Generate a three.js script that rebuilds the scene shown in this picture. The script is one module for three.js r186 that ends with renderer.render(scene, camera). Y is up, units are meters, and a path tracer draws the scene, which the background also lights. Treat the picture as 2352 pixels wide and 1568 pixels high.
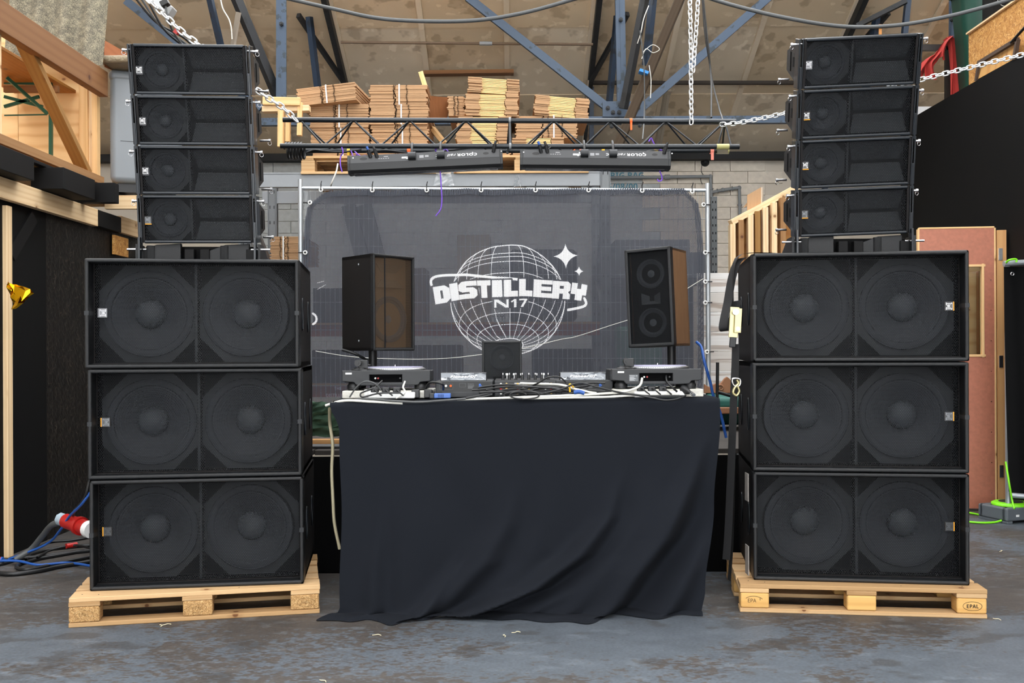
import * as THREE from 'three';
import { RoundedBoxGeometry } from 'three/addons/geometries/RoundedBoxGeometry.js';
import { mergeGeometries } from 'three/addons/utils/BufferGeometryUtils.js';

// ---------------------------------------------------------------- camera, sky, exposure
const F = 2290, EYE = 1.34, ROLL = 0.0044;
const scene = new THREE.Scene();
const camera = new THREE.PerspectiveCamera(2 * Math.atan(784 / F) * 180 / Math.PI, 1.5, 0.05, 80);
camera.position.set(0, EYE, 0);
camera.rotation.z = -ROLL;
camera.setViewOffset(2352, 1568, 0, -20, 2352, 1568);
scene.add(camera);
scene.background = new THREE.Color().setRGB(0.97, 0.985, 1.0);      // even overcast sky
scene.backgroundIntensity = 1.0;
const renderer = new THREE.WebGLRenderer();
renderer.toneMapping = THREE.LinearToneMapping;
renderer.toneMappingExposure = 6.5;
renderer.shadowMap.enabled = true;

// ---------------------------------------------------------------- helpers
let seed = 7;
const rnd = (a = 1, b) => { seed = (seed + 0x6d2b79f5) | 0; let t = Math.imul(seed ^ (seed >>> 15), 1 | seed); t = (t + Math.imul(t ^ (t >>> 7), 61 | t)) ^ t; const r = ((t ^ (t >>> 14)) >>> 0) / 4294967296; return b === undefined ? r * a : a + r * (b - a); };
const V = (x, y, z) => new THREE.Vector3(x, y, z);
// measuring: the place that lies on a sight line of the camera at a given distance, or on a wall x = X, or at a height h
const ray = (px, py) => { const dx = px - 1176, dy = 804 - py; return [(dx * Math.cos(ROLL) + dy * Math.sin(ROLL)) / F, (-dx * Math.sin(ROLL) + dy * Math.cos(ROLL)) / F]; };
const at = (px, py, z) => { const [a, b] = ray(px, py); return V(a * z, EYE + b * z, -z); };
const atX = (px, py, X) => { const [a, b] = ray(px, py), z = X / a; return V(X, EYE + b * z, -z); };
const atH = (px, py, h) => { const [a, b] = ray(px, py), z = (h - EYE) / b; return V(a * z, h, -z); };

const clean = (g) => {
  if (g.index) g = g.toNonIndexed();
  for (const k of Object.keys(g.attributes)) if (!['position', 'normal', 'uv'].includes(k)) g.deleteAttribute(k);
  if (!g.attributes.normal) g.computeVertexNormals();
  if (!g.attributes.uv) g.setAttribute('uv', new THREE.BufferAttribute(new Float32Array(g.attributes.position.count * 2), 2));
  g.morphAttributes = {}; g.clearGroups();
  return g;
};
// texture coordinates in metres, the grain (u) along the longest side
function metres(g) {
  g = clean(g); g.computeBoundingBox();
  const s = g.boundingBox.getSize(V(0, 0, 0)).toArray(), p = g.attributes.position, uv = g.attributes.uv, ou = rnd(3), ov = rnd(3);
  const a = V(), b = V(), c = V(), n = V();
  for (let i = 0; i < p.count; i += 3) {
    a.fromBufferAttribute(p, i); b.fromBufferAttribute(p, i + 1); c.fromBufferAttribute(p, i + 2);
    n.copy(b).sub(a).cross(c.clone().sub(a));
    const m = [Math.abs(n.x), Math.abs(n.y), Math.abs(n.z)], k = m.indexOf(Math.max(...m));
    let [i0, i1] = [0, 1, 2].filter((q) => q !== k); if (s[i1] > s[i0]) [i0, i1] = [i1, i0];
    [a, b, c].forEach((v, j) => { const q = v.toArray(); uv.setXY(i + j, q[i0] + ou, q[i1] + ov); });
  }
  return g;
}
const box = (w, h, d, x = 0, y = 0, z = 0) => metres(new THREE.BoxGeometry(w, h, d)).translate(x, y, z);
const rbox = (w, h, d, r, x = 0, y = 0, z = 0, seg = 2) => metres(new RoundedBoxGeometry(w, h, d, seg, r)).translate(x, y, z);
const place = (g, m) => { g.applyMatrix4(m); return g; };
const basis = (p, q, up = V(0, 1, 0)) => {
  const x = q.clone().sub(p).normalize(); if (Math.abs(x.dot(up)) > 0.99) up = V(0, 0, 1);
  const z = x.clone().cross(up).normalize(), y = z.clone().cross(x);
  return new THREE.Matrix4().makeBasis(x, y, z).setPosition(p.clone().add(q).multiplyScalar(0.5));
};
const bar = (p, q, h, d, r = 0, up) => place(r ? rbox(p.distanceTo(q), h, d, r) : box(p.distanceTo(q), h, d), basis(p, q, up));   // a beam from p to q
const rod = (p, q, r, n = 10) => place(clean(new THREE.CylinderGeometry(r, r, p.distanceTo(q), n)).rotateZ(Math.PI / 2), basis(p, q));
const curve = (pts, closed = false) => new THREE.CatmullRomCurve3(pts.map((p) => (p.isVector3 ? p : V(...p))), closed, 'centripetal');
const tube = (pts, r, seg = 0, n = 7, closed = false) => clean(new THREE.TubeGeometry(curve(pts, closed), seg || pts.length * 7, r, n, closed));
const lathe = (pts, n = 40) => clean(new THREE.LatheGeometry(pts.map(([x, y]) => new THREE.Vector2(x, y)), n));
const shape = (pts) => new THREE.Shape(pts.map(([x, y]) => new THREE.Vector2(x, y)));
const extrude = (s, d, bevel = 0) => metres(new THREE.ExtrudeGeometry(s, { depth: d, bevelEnabled: bevel > 0, bevelSize: bevel, bevelThickness: bevel, bevelSegments: 2, curveSegments: 24 }));
// the convex prism over a quad of points, thickness along n
function slab(pts, n, t) {
  const N = n.clone().normalize().multiplyScalar(t), P = pts.map((p) => p.clone()), Q = pts.map((p) => p.clone().add(N)), out = [];
  const tri = (a, b, c) => out.push(a, b, c), k = P.length;
  for (let i = 1; i < k - 1; i++) { tri(Q[0], Q[i], Q[i + 1]); tri(P[0], P[i + 1], P[i]); }
  for (let i = 0; i < k; i++) { const j = (i + 1) % k; tri(P[i], P[j], Q[j]); tri(P[i], Q[j], Q[i]); }
  const g = new THREE.BufferGeometry().setFromPoints(out); g.computeVertexNormals(); return metres(g);
}
const used = new Map();
const numbered = (n) => { const k = used.get(n) ?? 0; used.set(n, k + 1); return k ? n + '_' + String(k).padStart(3, '0') : n; };
function obj(name, geos, mat, parent) {
  const list = [].concat(geos), g = list.length > 1 ? mergeGeometries(list.map(clean)) : list[0];
  const m = new THREE.Mesh(g, mat); m.castShadow = m.receiveShadow = true;
  m.name = parent ? name : numbered(name); (parent ?? scene).add(m); return m;
}
const tag = (o, label, category, group, kind) => { Object.assign(o.userData, { label, category }); if (group) o.userData.group = group; if (kind) o.userData.kind = kind; return o; };
function thing(name, label, category, group, pos = V(0, 0, 0), turn = 0) { const o = new THREE.Group(); o.name = numbered(name); o.position.copy(pos); o.rotation.y = turn; scene.add(o); return tag(o, label, category, group); }
const one = (name, geos, mat, label, category, group) => tag(obj(name, geos, mat), label, category, group);
const struct = (name, geos, mat, label) => tag(obj(name, geos, mat), label, name.split('_')[0], null, 'structure');
function dup(root, label) { const r = root.clone(); r.name = numbered(root.name.replace(/_\d{3}$/, '')); r.userData = { ...root.userData, label }; scene.add(r); return r; }

// ---------------------------------------------------------------- computed textures
const perm = new Uint8Array(512); for (let i = 0; i < 256; i++) perm[i] = i; for (let i = 255; i > 0; i--) { const j = Math.floor(rnd(i + 1)); [perm[i], perm[j]] = [perm[j], perm[i]]; } for (let i = 0; i < 256; i++) perm[256 + i] = perm[i];
const hash = (x, y) => perm[perm[x & 255] + (y & 255)] / 255;
function vn(x, y, px, py) {
  const xi = Math.floor(x), yi = Math.floor(y), fx = x - xi, fy = y - yi, u = fx * fx * (3 - 2 * fx), v = fy * fy * (3 - 2 * fy);
  const a = ((xi % px) + px) % px, b = (a + 1) % px, c = ((yi % py) + py) % py, d = (c + 1) % py;
  return (hash(a, c) * (1 - u) + hash(b, c) * u) * (1 - v) + (hash(a, d) * (1 - u) + hash(b, d) * u) * v;
}
const fbm = (u, v, px, py, o = 4) => { let s = 0, w = 0.5, t = 0; for (let i = 0; i < o; i++) { s += w * vn(u * px + i * 17, v * py + i * 31, px, py); t += w; w *= 0.5; px *= 2; py *= 2; } return s / t; };
const sm = (a, b, x) => { const t = Math.min(1, Math.max(0, (x - a) / (b - a))); return t * t * (3 - 2 * t); };
const mix3 = (a, b, t) => [a[0] + (b[0] - a[0]) * t, a[1] + (b[1] - a[1]) * t, a[2] + (b[2] - a[2]) * t];
function tex(w, h, fn, srgb = true) {
  const d = new Uint8Array(w * h * 4);
  for (let y = 0; y < h; y++) for (let x = 0; x < w; x++) { const c = fn(x / w, y / h), i = (y * w + x) * 4; for (let k = 0; k < 3; k++) d[i + k] = Math.max(0, Math.min(255, Array.isArray(c) ? c[k] : c)); d[i + 3] = 255; }
  const t = new THREE.DataTexture(d, w, h); t.wrapS = t.wrapT = THREE.RepeatWrapping; t.magFilter = THREE.LinearFilter; if (srgb) t.colorSpace = THREE.SRGBColorSpace; t.needsUpdate = true; return t;
}
const rep = (t, sx, sy = sx) => { const c = t.clone(); c.repeat.set(1 / sx, 1 / sy); return c; };      // one tile covers sx by sy metres
function canvas(w, h, draw) { const c = document.createElement('canvas'); c.width = w; c.height = h; const x = c.getContext('2d'); draw(x, w, h); const t = new THREE.CanvasTexture(c); t.colorSpace = THREE.SRGBColorSpace; t.wrapS = t.wrapT = THREE.RepeatWrapping; return t; }
const M = (o) => new THREE.MeshStandardMaterial({ roughness: 0.7, ...o });
const P = (o) => new THREE.MeshPhysicalMaterial({ roughness: 0.5, ...o });

const speck = tex(256, 256, (u, v) => 255 * (0.5 * vn(u * 128, v * 128, 128, 128) + 0.5 * vn(u * 64, v * 64, 64, 64)), false);
const softNoise = tex(256, 256, (u, v) => 255 * fbm(u, v, 6, 6, 5), false);
const pineT = tex(1024, 256, (u, v) => {
  const w = v + 0.05 * fbm(u, v, 2, 3, 3), rings = 0.5 + 0.5 * Math.sin(2 * Math.PI * (w * 9 + 0.6 * fbm(u, v, 2, 4, 3)));
  let c = mix3([236, 208, 166], [212, 174, 126], 0.55 * rings * rings + 0.3 * fbm(u, v, 4, 64, 3));
  for (const [ku, kv] of [[0.22, 0.3], [0.71, 0.72]]) { const d = Math.hypot((u - ku) * 4, (v - kv)) * 22; c = mix3(c, [120, 76, 40], 0.75 * (1 - sm(0.5, 1.1, d)) + 0.2 * (1 - sm(1, 3, d))); }
  return mix3(c, [244, 222, 186], 0.25 * fbm(u, v, 3, 5, 4));
});
const plyT = tex(1024, 1024, (u, v) => {
  const w = u * 5 + 1.5 * fbm(u, v, 3, 1, 4), r = 0.5 + 0.5 * Math.sin(2 * Math.PI * w * 1.6);
  let c = mix3([240, 208, 156], [222, 180, 126], r * r * r * 0.8 + 0.3 * fbm(u, v, 64, 6, 3));
  for (const [ku, kv] of [[0.2, 0.2], [0.64, 0.37], [0.38, 0.78], [0.86, 0.63], [0.1, 0.55]]) { const d = Math.hypot((u - ku) * 1.5, v - kv) * 60; c = mix3(c, [150, 100, 60], 0.8 * (1 - sm(0.4, 1.2, d)) + 0.15 * (1 - sm(1, 4, d))); }
  return c;
});
const osbDraw = (x, w, h, base, tones, n, alpha) => { x.fillStyle = base; x.fillRect(0, 0, w, h); for (let i = 0; i < n; i++) { x.save(); x.globalAlpha = alpha; x.translate(rnd(w), rnd(h)); x.rotate(rnd(Math.PI)); x.fillStyle = tones[Math.floor(rnd(tones.length))]; const l = rnd(14, 70), t = rnd(3, 12); x.beginPath(); x.moveTo(-l / 2, -t / 2); x.lineTo(l / 2, -t / 3); x.lineTo(l / 2 - 4, t / 2); x.lineTo(-l / 2 + 5, t / 3); x.fill(); x.restore(); } };
const osbT = canvas(1024, 1024, (x, w, h) => osbDraw(x, w, h, '#c08a48', ['#d9a45e', '#b47c3c', '#e2b878', '#a56f33', '#cb9650', '#946030'], 5200, 0.7));
const osbBlackT = canvas(1024, 1024, (x, w, h) => osbDraw(x, w, h, '#1c1a19', ['#232120', '#171514', '#2e2b28', '#1e1b19', '#100f0f', '#4c4740', '#6a635a', '#141210'], 4600, 0.7));
const chipT = canvas(256, 256, (x, w, h) => { x.fillStyle = '#b98f5c'; x.fillRect(0, 0, w, h); const t = ['#d8b27c', '#9c7444', '#e6c691', '#84603a', '#c69d68']; for (let i = 0; i < 2600; i++) { x.save(); x.translate(rnd(w), rnd(h)); x.rotate(rnd(3.2)); x.fillStyle = t[Math.floor(rnd(5))]; x.globalAlpha = 0.8; x.fillRect(0, 0, rnd(3, 14), rnd(1, 4)); x.restore(); } });
const cardT = tex(256, 256, (u, v) => { const f = fbm(u, v, 8, 96, 2), s = vn(u * 200, v * 200, 200, 200); return mix3([196, 160, 122], [168, 130, 94], f * 0.9 + s * 0.2); });
const floorT = tex(2048, 2048, (u, v) => {
  const big = fbm(u, v, 4, 3, 3), mid = fbm(u + 0.3, v, 20, 16, 4), fine = fbm(u, v + 0.7, 300, 170, 3), wear = 0.5 * big + 0.24 * mid + 0.26 * fine;
  const paint = mix3([86, 93, 101], [72, 78, 85], fbm(u, v, 60, 40, 3)), bare = mix3([76, 70, 65], [60, 56, 54], fbm(u + 0.5, v, 120, 60, 4));
  let c = mix3(paint, bare, sm(0.435, 0.5, wear));
  const scuff = fbm(u + 0.1, v + 0.2, 90, 40, 3); c = mix3(c, [108, 116, 124], 0.4 * sm(0.62, 0.72, scuff) * sm(0.35, 0.6, mid));
  const dark = fbm(u + 0.6, v + 0.4, 30, 18, 5); c = mix3(c, [50, 48, 47], 0.45 * sm(0.6, 0.7, dark));
  const d = vn(u * 700, v * 700, 700, 700); return d > 0.988 ? [160, 158, 150] : c.map((x) => x * (0.93 + 0.14 * vn(u * 512, v * 512, 512, 512)));
});
const roofT = tex(1024, 1024, (u, v) => {
  let c = mix3([226, 212, 190], [206, 192, 170], fbm(u, v, 5, 5, 4)); const f = fbm(u + 0.2, v, 22, 30, 4), g = fbm(u, v + 0.3, 7, 9, 3);
  c = mix3(c, [244, 234, 216], 0.6 * sm(0.62, 0.68, f) * sm(0.4, 0.6, g)); c = mix3(c, [158, 142, 120], 0.5 * sm(0.63, 0.72, fbm(u + 0.5, v + 0.1, 9, 9, 4))); return c;
});
const blockT = tex(512, 512, (u, v) => 255 * (0.86 + 0.12 * fbm(u, v, 24, 24, 4)));
const mottle = tex(512, 512, (u, v) => { const f = 0.6 * vn(u * 150, v * 150, 150, 150) + 0.4 * fbm(u, v, 12, 12, 3); return mix3([92, 88, 78], [166, 158, 134], sm(0.3, 0.75, f)); });
const steelT = tex(512, 512, (u, v) => { const f = fbm(u, v, 14, 14, 5); return mix3([255, 255, 255], [150, 160, 150], 0.8 * sm(0.62, 0.7, f)); });
const blackT = tex(512, 512, (u, v) => { const f = fbm(u, v, 10, 10, 5), s = fbm(u + 0.4, v, 60, 90, 3); return mix3([235, 235, 235], [255, 255, 255], f).map((x) => x + (s > 0.72 ? 60 : 0)); });
const weave = tex(64, 64, (u, v) => 128 + 60 * Math.sin(u * Math.PI * 16) * Math.sin(v * Math.PI * 16) + 40 * (hash(u * 64, v * 64) - 0.5), false);
// perforated steel: holes staggered in a 2 x 2 cell
const hexT = tex(64, 112, (u, v) => { let d = 9; for (const [a, b] of [[0, 0], [1, 0], [0, 1], [1, 1], [0.5, 0.5]]) d = Math.min(d, Math.hypot(u - a, (v - b) * 1.732)); return 255 * sm(0.33, 0.4, d); }, false);
const meshT = tex(64, 64, (u, v) => { let d = 9; for (const [a, b] of [[0, 0], [1, 0], [0, 1], [1, 1], [0.5, 0.5]]) d = Math.min(d, Math.hypot(u - a, v - b)); return 255 * sm(0.165, 0.235, d); }, false);

// ---------------------------------------------------------------- materials
const bump = (t, s, k) => ({ bumpMap: rep(t, s), bumpScale: k });
const pine = M({ map: rep(pineT, 1.4, 0.35), roughness: 0.75 }), pineDark = M({ map: rep(pineT, 1.4, 0.35), color: '#a88f74', roughness: 0.75 }), pineOld = M({ map: rep(pineT, 1.2, 0.3), color: '#cbb090', roughness: 0.8 });
const brownBeam = M({ map: rep(pineT, 1.9, 0.5), color: '#8d6e50', roughness: 0.7 }), planed = M({ map: rep(pineT, 1.6, 0.4), color: '#fff0d8', roughness: 0.7 });
const greenBrown = M({ map: rep(pineT, 1.5, 0.3), color: '#a58a5c', roughness: 0.75 });
const palletWood = [M({ map: rep(pineT, 1.3, 0.3), color: '#e4d8ca', roughness: 0.85 }), M({ map: rep(pineT, 1.1, 0.26), color: '#d4c8ba', roughness: 0.85 }), M({ map: rep(pineT, 1.5, 0.33), color: '#c2b29e', roughness: 0.85 })];
const chip = M({ map: rep(chipT, 0.18), roughness: 0.95, ...bump(speck, 0.1, 0.002) });
const ply = M({ map: rep(plyT, 1.1), roughness: 0.7 }), osb = M({ map: rep(osbT, 1.0), roughness: 0.8 }), osbBlack = P({ map: rep(osbBlackT, 1.1), color: '#b0a8a2', roughness: 0.5, specularIntensity: 0.5, ...bump(softNoise, 0.12, 0.004) });
const blackWood = P({ color: '#0f0f10', map: rep(blackT, 0.7), roughness: 0.65, specularIntensity: 0.4 }), blackBoard = P({ color: '#0b0b0c', map: rep(blackT, 1.4), roughness: 0.7, specularIntensity: 0.3 });
const tolex = M({ color: '#131518', roughness: 0.36, ...bump(speck, 0.05, 0.0008) }), tolexSide = P({ color: '#121011', roughness: 0.6, specularIntensity: 0.5, ...bump(speck, 0.05, 0.0008) });
const railPaint = M({ color: '#1a1f25', roughness: 0.28, metalness: 0.1 });
const inside = P({ color: '#08080a', roughness: 0.9, specularIntensity: 0.3 }), plateGrey = M({ color: '#303438', roughness: 0.75 });
const coneM = P({ color: '#383c42', roughness: 0.6, specularIntensity: 0.5 }), capM = P({ color: '#484d53', roughness: 0.5, specularIntensity: 0.6 });
const grille = P({ color: '#141619', roughness: 0.5, specularIntensity: 0.35, alphaMap: rep(hexT, 0.0088, 0.0152), transparent: true, side: THREE.DoubleSide });
const fineGrille = P({ specularIntensity: 0.35, color: '#15171a', roughness: 0.55, alphaMap: rep(hexT, 0.005, 0.0087), transparent: true, side: THREE.DoubleSide });
const brownGrille = M({ color: '#57483a', roughness: 0.5, metalness: 0.3, alphaMap: rep(hexT, 0.006, 0.0104), transparent: true, side: THREE.DoubleSide });
const chrome = M({ color: '#d8d8da', roughness: 0.22, metalness: 1 }), zinc = M({ color: '#c3c9ce', roughness: 0.42, metalness: 0.75, ...bump(softNoise, 0.2, 0.001) }), chainM = M({ color: '#e4e6e8', roughness: 0.4, metalness: 0.55 });
const blueSteel = M({ color: '#35475c', map: rep(steelT, 0.9), roughness: 0.5 }), darkSteel = M({ color: '#1d2024', map: rep(steelT, 0.9), roughness: 0.6 }), deepBlue = M({ color: '#1b2d41', map: rep(steelT, 1.1), roughness: 0.5 });
const trussBlack = M({ color: '#1f2327', roughness: 0.32, metalness: 0.25 });
const greySteel = M({ color: '#8d9195', roughness: 0.5, ...bump(softNoise, 0.4, 0.002) }), conduitGrey = M({ color: '#888d90', roughness: 0.5 });
const cloth = P({ color: '#181b21', roughness: 0.95, specularIntensity: 0.3, ...bump(weave, 0.03, 0.0004), side: THREE.DoubleSide }), blackCloth = P({ color: '#0a0a0b', roughness: 0.95, specularIntensity: 0.3, ...bump(weave, 0.03, 0.0004), side: THREE.DoubleSide });
const blackPlastic = M({ color: '#1b1c1e', roughness: 0.45 }), greyPlastic = M({ color: '#212326', roughness: 0.5 }), whitePlastic = M({ color: '#e6e7e6', roughness: 0.4 });
const cableBlack = M({ color: '#141517', roughness: 0.45 }), cableGrey = M({ color: '#4a4c4d', roughness: 0.5 }), cableWhite = M({ color: '#d9d8d0', roughness: 0.5 }), cableCream = M({ color: '#b9b092', roughness: 0.55 }), cableBlue = M({ color: '#1c4f9c', roughness: 0.45 }), cableGreen = M({ color: '#7fe01c', roughness: 0.45 }), purple = M({ color: '#7a4ed0', roughness: 0.6 });
const red = M({ color: '#a81a16', roughness: 0.4 }), redCloth = M({ color: '#a9322c', roughness: 0.9, side: THREE.DoubleSide }), orange = M({ color: '#f2641c', roughness: 0.6, side: THREE.DoubleSide }), yellow = M({ color: '#e2b21e', roughness: 0.6, side: THREE.DoubleSide }), pinkTape = M({ color: '#ee8e7c', roughness: 0.6, side: THREE.DoubleSide }), clearTape = M({ color: '#a9a56a', roughness: 0.3 }), blueTape = M({ color: '#2f86d6', roughness: 0.6, side: THREE.DoubleSide });
const card = M({ map: rep(cardT, 0.5, 0.12), roughness: 0.9 }), cardLight = M({ color: '#edcb90', roughness: 0.9, ...bump(speck, 0.08, 0.001) });
const concrete = M({ color: '#c9c7bf', roughness: 0.95, ...bump(softNoise, 0.15, 0.006) });
const film = P({ color: '#eef1f3', roughness: 0.12, transmission: 0.75, thickness: 0, side: THREE.DoubleSide });
const glass = P({ color: '#ffffff', roughness: 0.02, transmission: 1, thickness: 0 });

// ---------------------------------------------------------------- the shed: floor, walls, roof with rooflights, open front
const BACK = -12.5, EAVE = 3.8, SLOPE = 0.43, RIDGE = -2.6, FRONT = 5.0;
struct('floor', box(16, 0.2, 18, 0, -0.1, -3.7), M({ map: rep(floorT, 4.6), roughness: 0.62, ...bump(softNoise, 0.5, 0.003) }), 'worn blue-grey painted concrete floor with bare brown patches');
const wallPaint = M({ color: '#f4ebdc', map: rep(blockT, 1.1), roughness: 0.85, ...bump(softNoise, 0.3, 0.003) }), wallGrey = M({ color: '#cdd3d4', map: rep(blockT, 1.1), roughness: 0.85, ...bump(softNoise, 0.3, 0.003) });
const wb = struct('wall_back', box(16, 7, 0.2, 0, 3.5, BACK - 0.1), M({ color: '#d2cabd', roughness: 0.95 }), 'painted blockwork back wall, grey on the left and cream on the right');
{ const gs = [0, 1, 2].map(() => rbox(0.435, 0.146, 0.03, 0.004, 0, 0, 0, 1));
  for (let r = 0; r < 19; r++) for (let c = 0; c < 15; c++) { const x = -3.2 + c * 0.44 + (r % 2) * 0.22, y = 0.94 + r * 0.15, cream = x > 1.75 + 0.12 * Math.sin(r * 2.1); const b = obj('block', gs[(c + r) % 3], cream ? wallPaint : wallGrey, wb); b.position.set(x, y, BACK + 0.01 + rnd(0.003)); } }
const side = M({ color: '#b5ada0', map: rep(blockT, 1.3), roughness: 0.9 });
struct('wall_left', box(0.2, 9, 18, -7.6, 4.5, -3.7), side, 'plain painted side wall of the shed on the left');
struct('wall_right', box(0.2, 9, 18, 7.6, 4.5, -3.7), side, 'plain painted side wall of the shed on the right');
{ // roof: fibre-cement sheets in rows along the slope; the rows above hold open glazed strips
  const roofM = M({ map: rep(roofT, 2.2), roughness: 0.9 }), roofM2 = M({ map: rep(roofT, 2.0), color: '#f2ece2', roughness: 0.9 });
  const ceil = struct('ceiling', box(15.2, 0.04, 0.5, 0, EAVE + 0.1, BACK - 0.18), roofM, 'beige fibre-cement roof sheets rising from the back wall on battens');
  const ang = Math.atan(SLOPE), along = (s) => V(0, EAVE + s * Math.sin(ang), BACK + s * Math.cos(ang));
  const sheet = box(0.88, 0.02, 1.16), batten = box(0.055, 0.03, 1.14);
  for (let r = 0; r < 2; r++) for (let c = 0; c < 16; c++) {
    const p = along(r * 1.14 + 0.57), o = obj('roof_sheet', sheet, (r + c) % 2 ? roofM : roofM2, ceil); o.position.set(-7.13 + 0.443 + c * 0.886, p.y + 0.02 + r * 0.012, p.z); o.rotation.x = -ang;
    const b = obj('batten', batten, roofM, ceil); b.position.set(-7.13 + c * 0.886, p.y - 0.005, p.z); b.rotation.x = -ang;
  }
  for (let c = 0; c < 16; c++) { const p = along(2.55), b = obj('batten', box(0.055, 0.03, 0.56), roofM, ceil); b.position.set(-7.13 + c * 0.886, p.y - 0.005, p.z); b.rotation.x = -ang; }
  const top = (RIDGE - BACK) / Math.cos(ang), ry = along(top).y;
  const pane = (x0, x1, s0, s1, back, mat, name) => { const e = (q) => (back ? V(0, ry - (q - top) * Math.sin(ang), RIDGE + (q - top) * Math.cos(ang)) : along(q)), m = e(s0).add(e(s1)).multiplyScalar(0.5), o = obj(name, box(x1 - x0, name === 'roof_sheet' ? 0.03 : 0.006, s1 - s0), mat, ceil); o.position.set((x0 + x1) / 2, m.y + 0.03, m.z); o.rotation.x = back ? ang : -ang; };
  pane(-7.6, 7.6, 2.26, 2.82, false, roofM2, 'roof_sheet');
  const solid = [[-7.6, -6.2], [-3.7, -3.0], [-0.35, 0.35], [3.0, 3.7], [6.2, 7.6]], open = [[-6.2, -3.7], [-3.0, -0.35], [0.35, 3.0], [3.7, 6.2]], L = top + (FRONT - RIDGE) / Math.cos(ang);
  pane(-7.6, 7.6, 9.4, top + 0.02, false, roofM, 'roof_sheet'); pane(-7.6, 7.6, top - 0.02, top + 0.7, true, roofM, 'roof_sheet'); pane(-7.6, 7.6, L - 0.9, L, true, roofM, 'roof_sheet');
  for (const [x0, x1] of solid) { pane(x0, x1, 2.8, 9.4, false, roofM, 'roof_sheet'); pane(x0, x1, top + 0.7, L - 0.9, true, roofM, 'roof_sheet'); }
  for (const [x0, x1] of open) { pane(x0, x1, 2.8, 9.4, false, glass, 'rooflight_pane'); pane(x0, x1, top + 0.7, L - 0.9, true, glass, 'rooflight_pane'); }
}
struct('wall_front', [box(3.4, 5.2, 0.2, -5.9, 2.6, FRONT), box(3.4, 5.2, 0.2, 5.9, 2.6, FRONT), box(8.4, 1.4, 0.2, 0, 4.5, FRONT)], side, 'front wall of the shed behind the camera with a wide open doorway');
struct('trim_1', box(15.2, 0.09, 0.14, 0, EAVE - 0.06, BACK + 0.1), M({ color: '#15171a', roughness: 0.7 }), 'black wall plate along the foot of the roof');
// blue date sprayed on the grey blocks and a lamp holder on the cream ones
const sprayT = canvas(512, 256, (x, w, h) => { x.clearRect(0, 0, w, h); x.strokeStyle = x.fillStyle = '#5f9fb8'; x.font = 'bold 96px sans-serif'; x.globalAlpha = 0.75; x.fillText('BIG BAG', 30, 100); x.fillText('5/08/00', 0, 225); });
{ const a = at(1395, 392, 12.45), b = at(1500, 438, 12.45), g = new THREE.PlaneGeometry(b.x - a.x, a.y - b.y + 0.03); const o = obj('spray_writing', clean(g), M({ map: sprayT, transparent: true, roughness: 0.9 }), wb); o.position.set((a.x + b.x) / 2, (a.y + b.y) / 2, BACK + 0.031); }
{ const p = at(1621, 371, 12.43); const t = thing('lamp_holder', 'dark round bulkhead lamp holder high on the cream block wall', 'lamp holder', null, V(p.x, p.y, BACK + 0.025));
  obj('base', lathe([[0, 0.06], [0.02, 0.06], [0.02, 0.05], [0.035, 0.045], [0.05, 0.02], [0.055, 0]]).rotateX(Math.PI / 2), darkSteel, t); obj('loose_wire', tube([[-0.04, -0.02, 0.02], [-0.05, -0.12, 0.02], [-0.03, -0.16, 0.02], [-0.06, -0.2, 0.02], [-0.04, -0.28, 0.02]], 0.004), cableBlack, t); }
function pipeRun(label, pts, r, conduit = conduitGrey) { const t = thing('conduit_pipe', label, 'pipe', 'grey conduits on the back wall'); for (let i = 0; i < pts.length - 1; i++) obj('pipe', rod(pts[i], pts[i + 1], r), conduit, t); for (let i = 1; i < pts.length - 1; i++) obj('elbow', clean(new THREE.SphereGeometry(r * 1.35, 10, 8)).translate(...pts[i].toArray()), conduit, t); for (let i = 0; i < pts.length - 1; i++) obj('clip', rod(pts[i].clone().lerp(pts[i + 1], 0.55), pts[i].clone().lerp(pts[i + 1], 0.6), r * 1.5), greySteel, t); }
pipeRun('grey conduit running level across the back wall, then down behind the fence post', [at(1398, 408, 12.42), at(1632, 405, 12.42), at(1634, 455, 12.42)], 0.02);
pipeRun('grey conduit rising to an elbow beside the stud frame panel', [at(1632, 442, 12.42), at(1660, 436, 12.42), at(1698, 431, 12.42), at(1700, 500, 12.42)], 0.02);
pipeRun('thin rusty pipe strung level under the roof sheets', [at(783, 97, 10.3), at(1362, 102, 10.3)], 0.014, M({ color: '#6a5848', roughness: 0.8 }));

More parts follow.
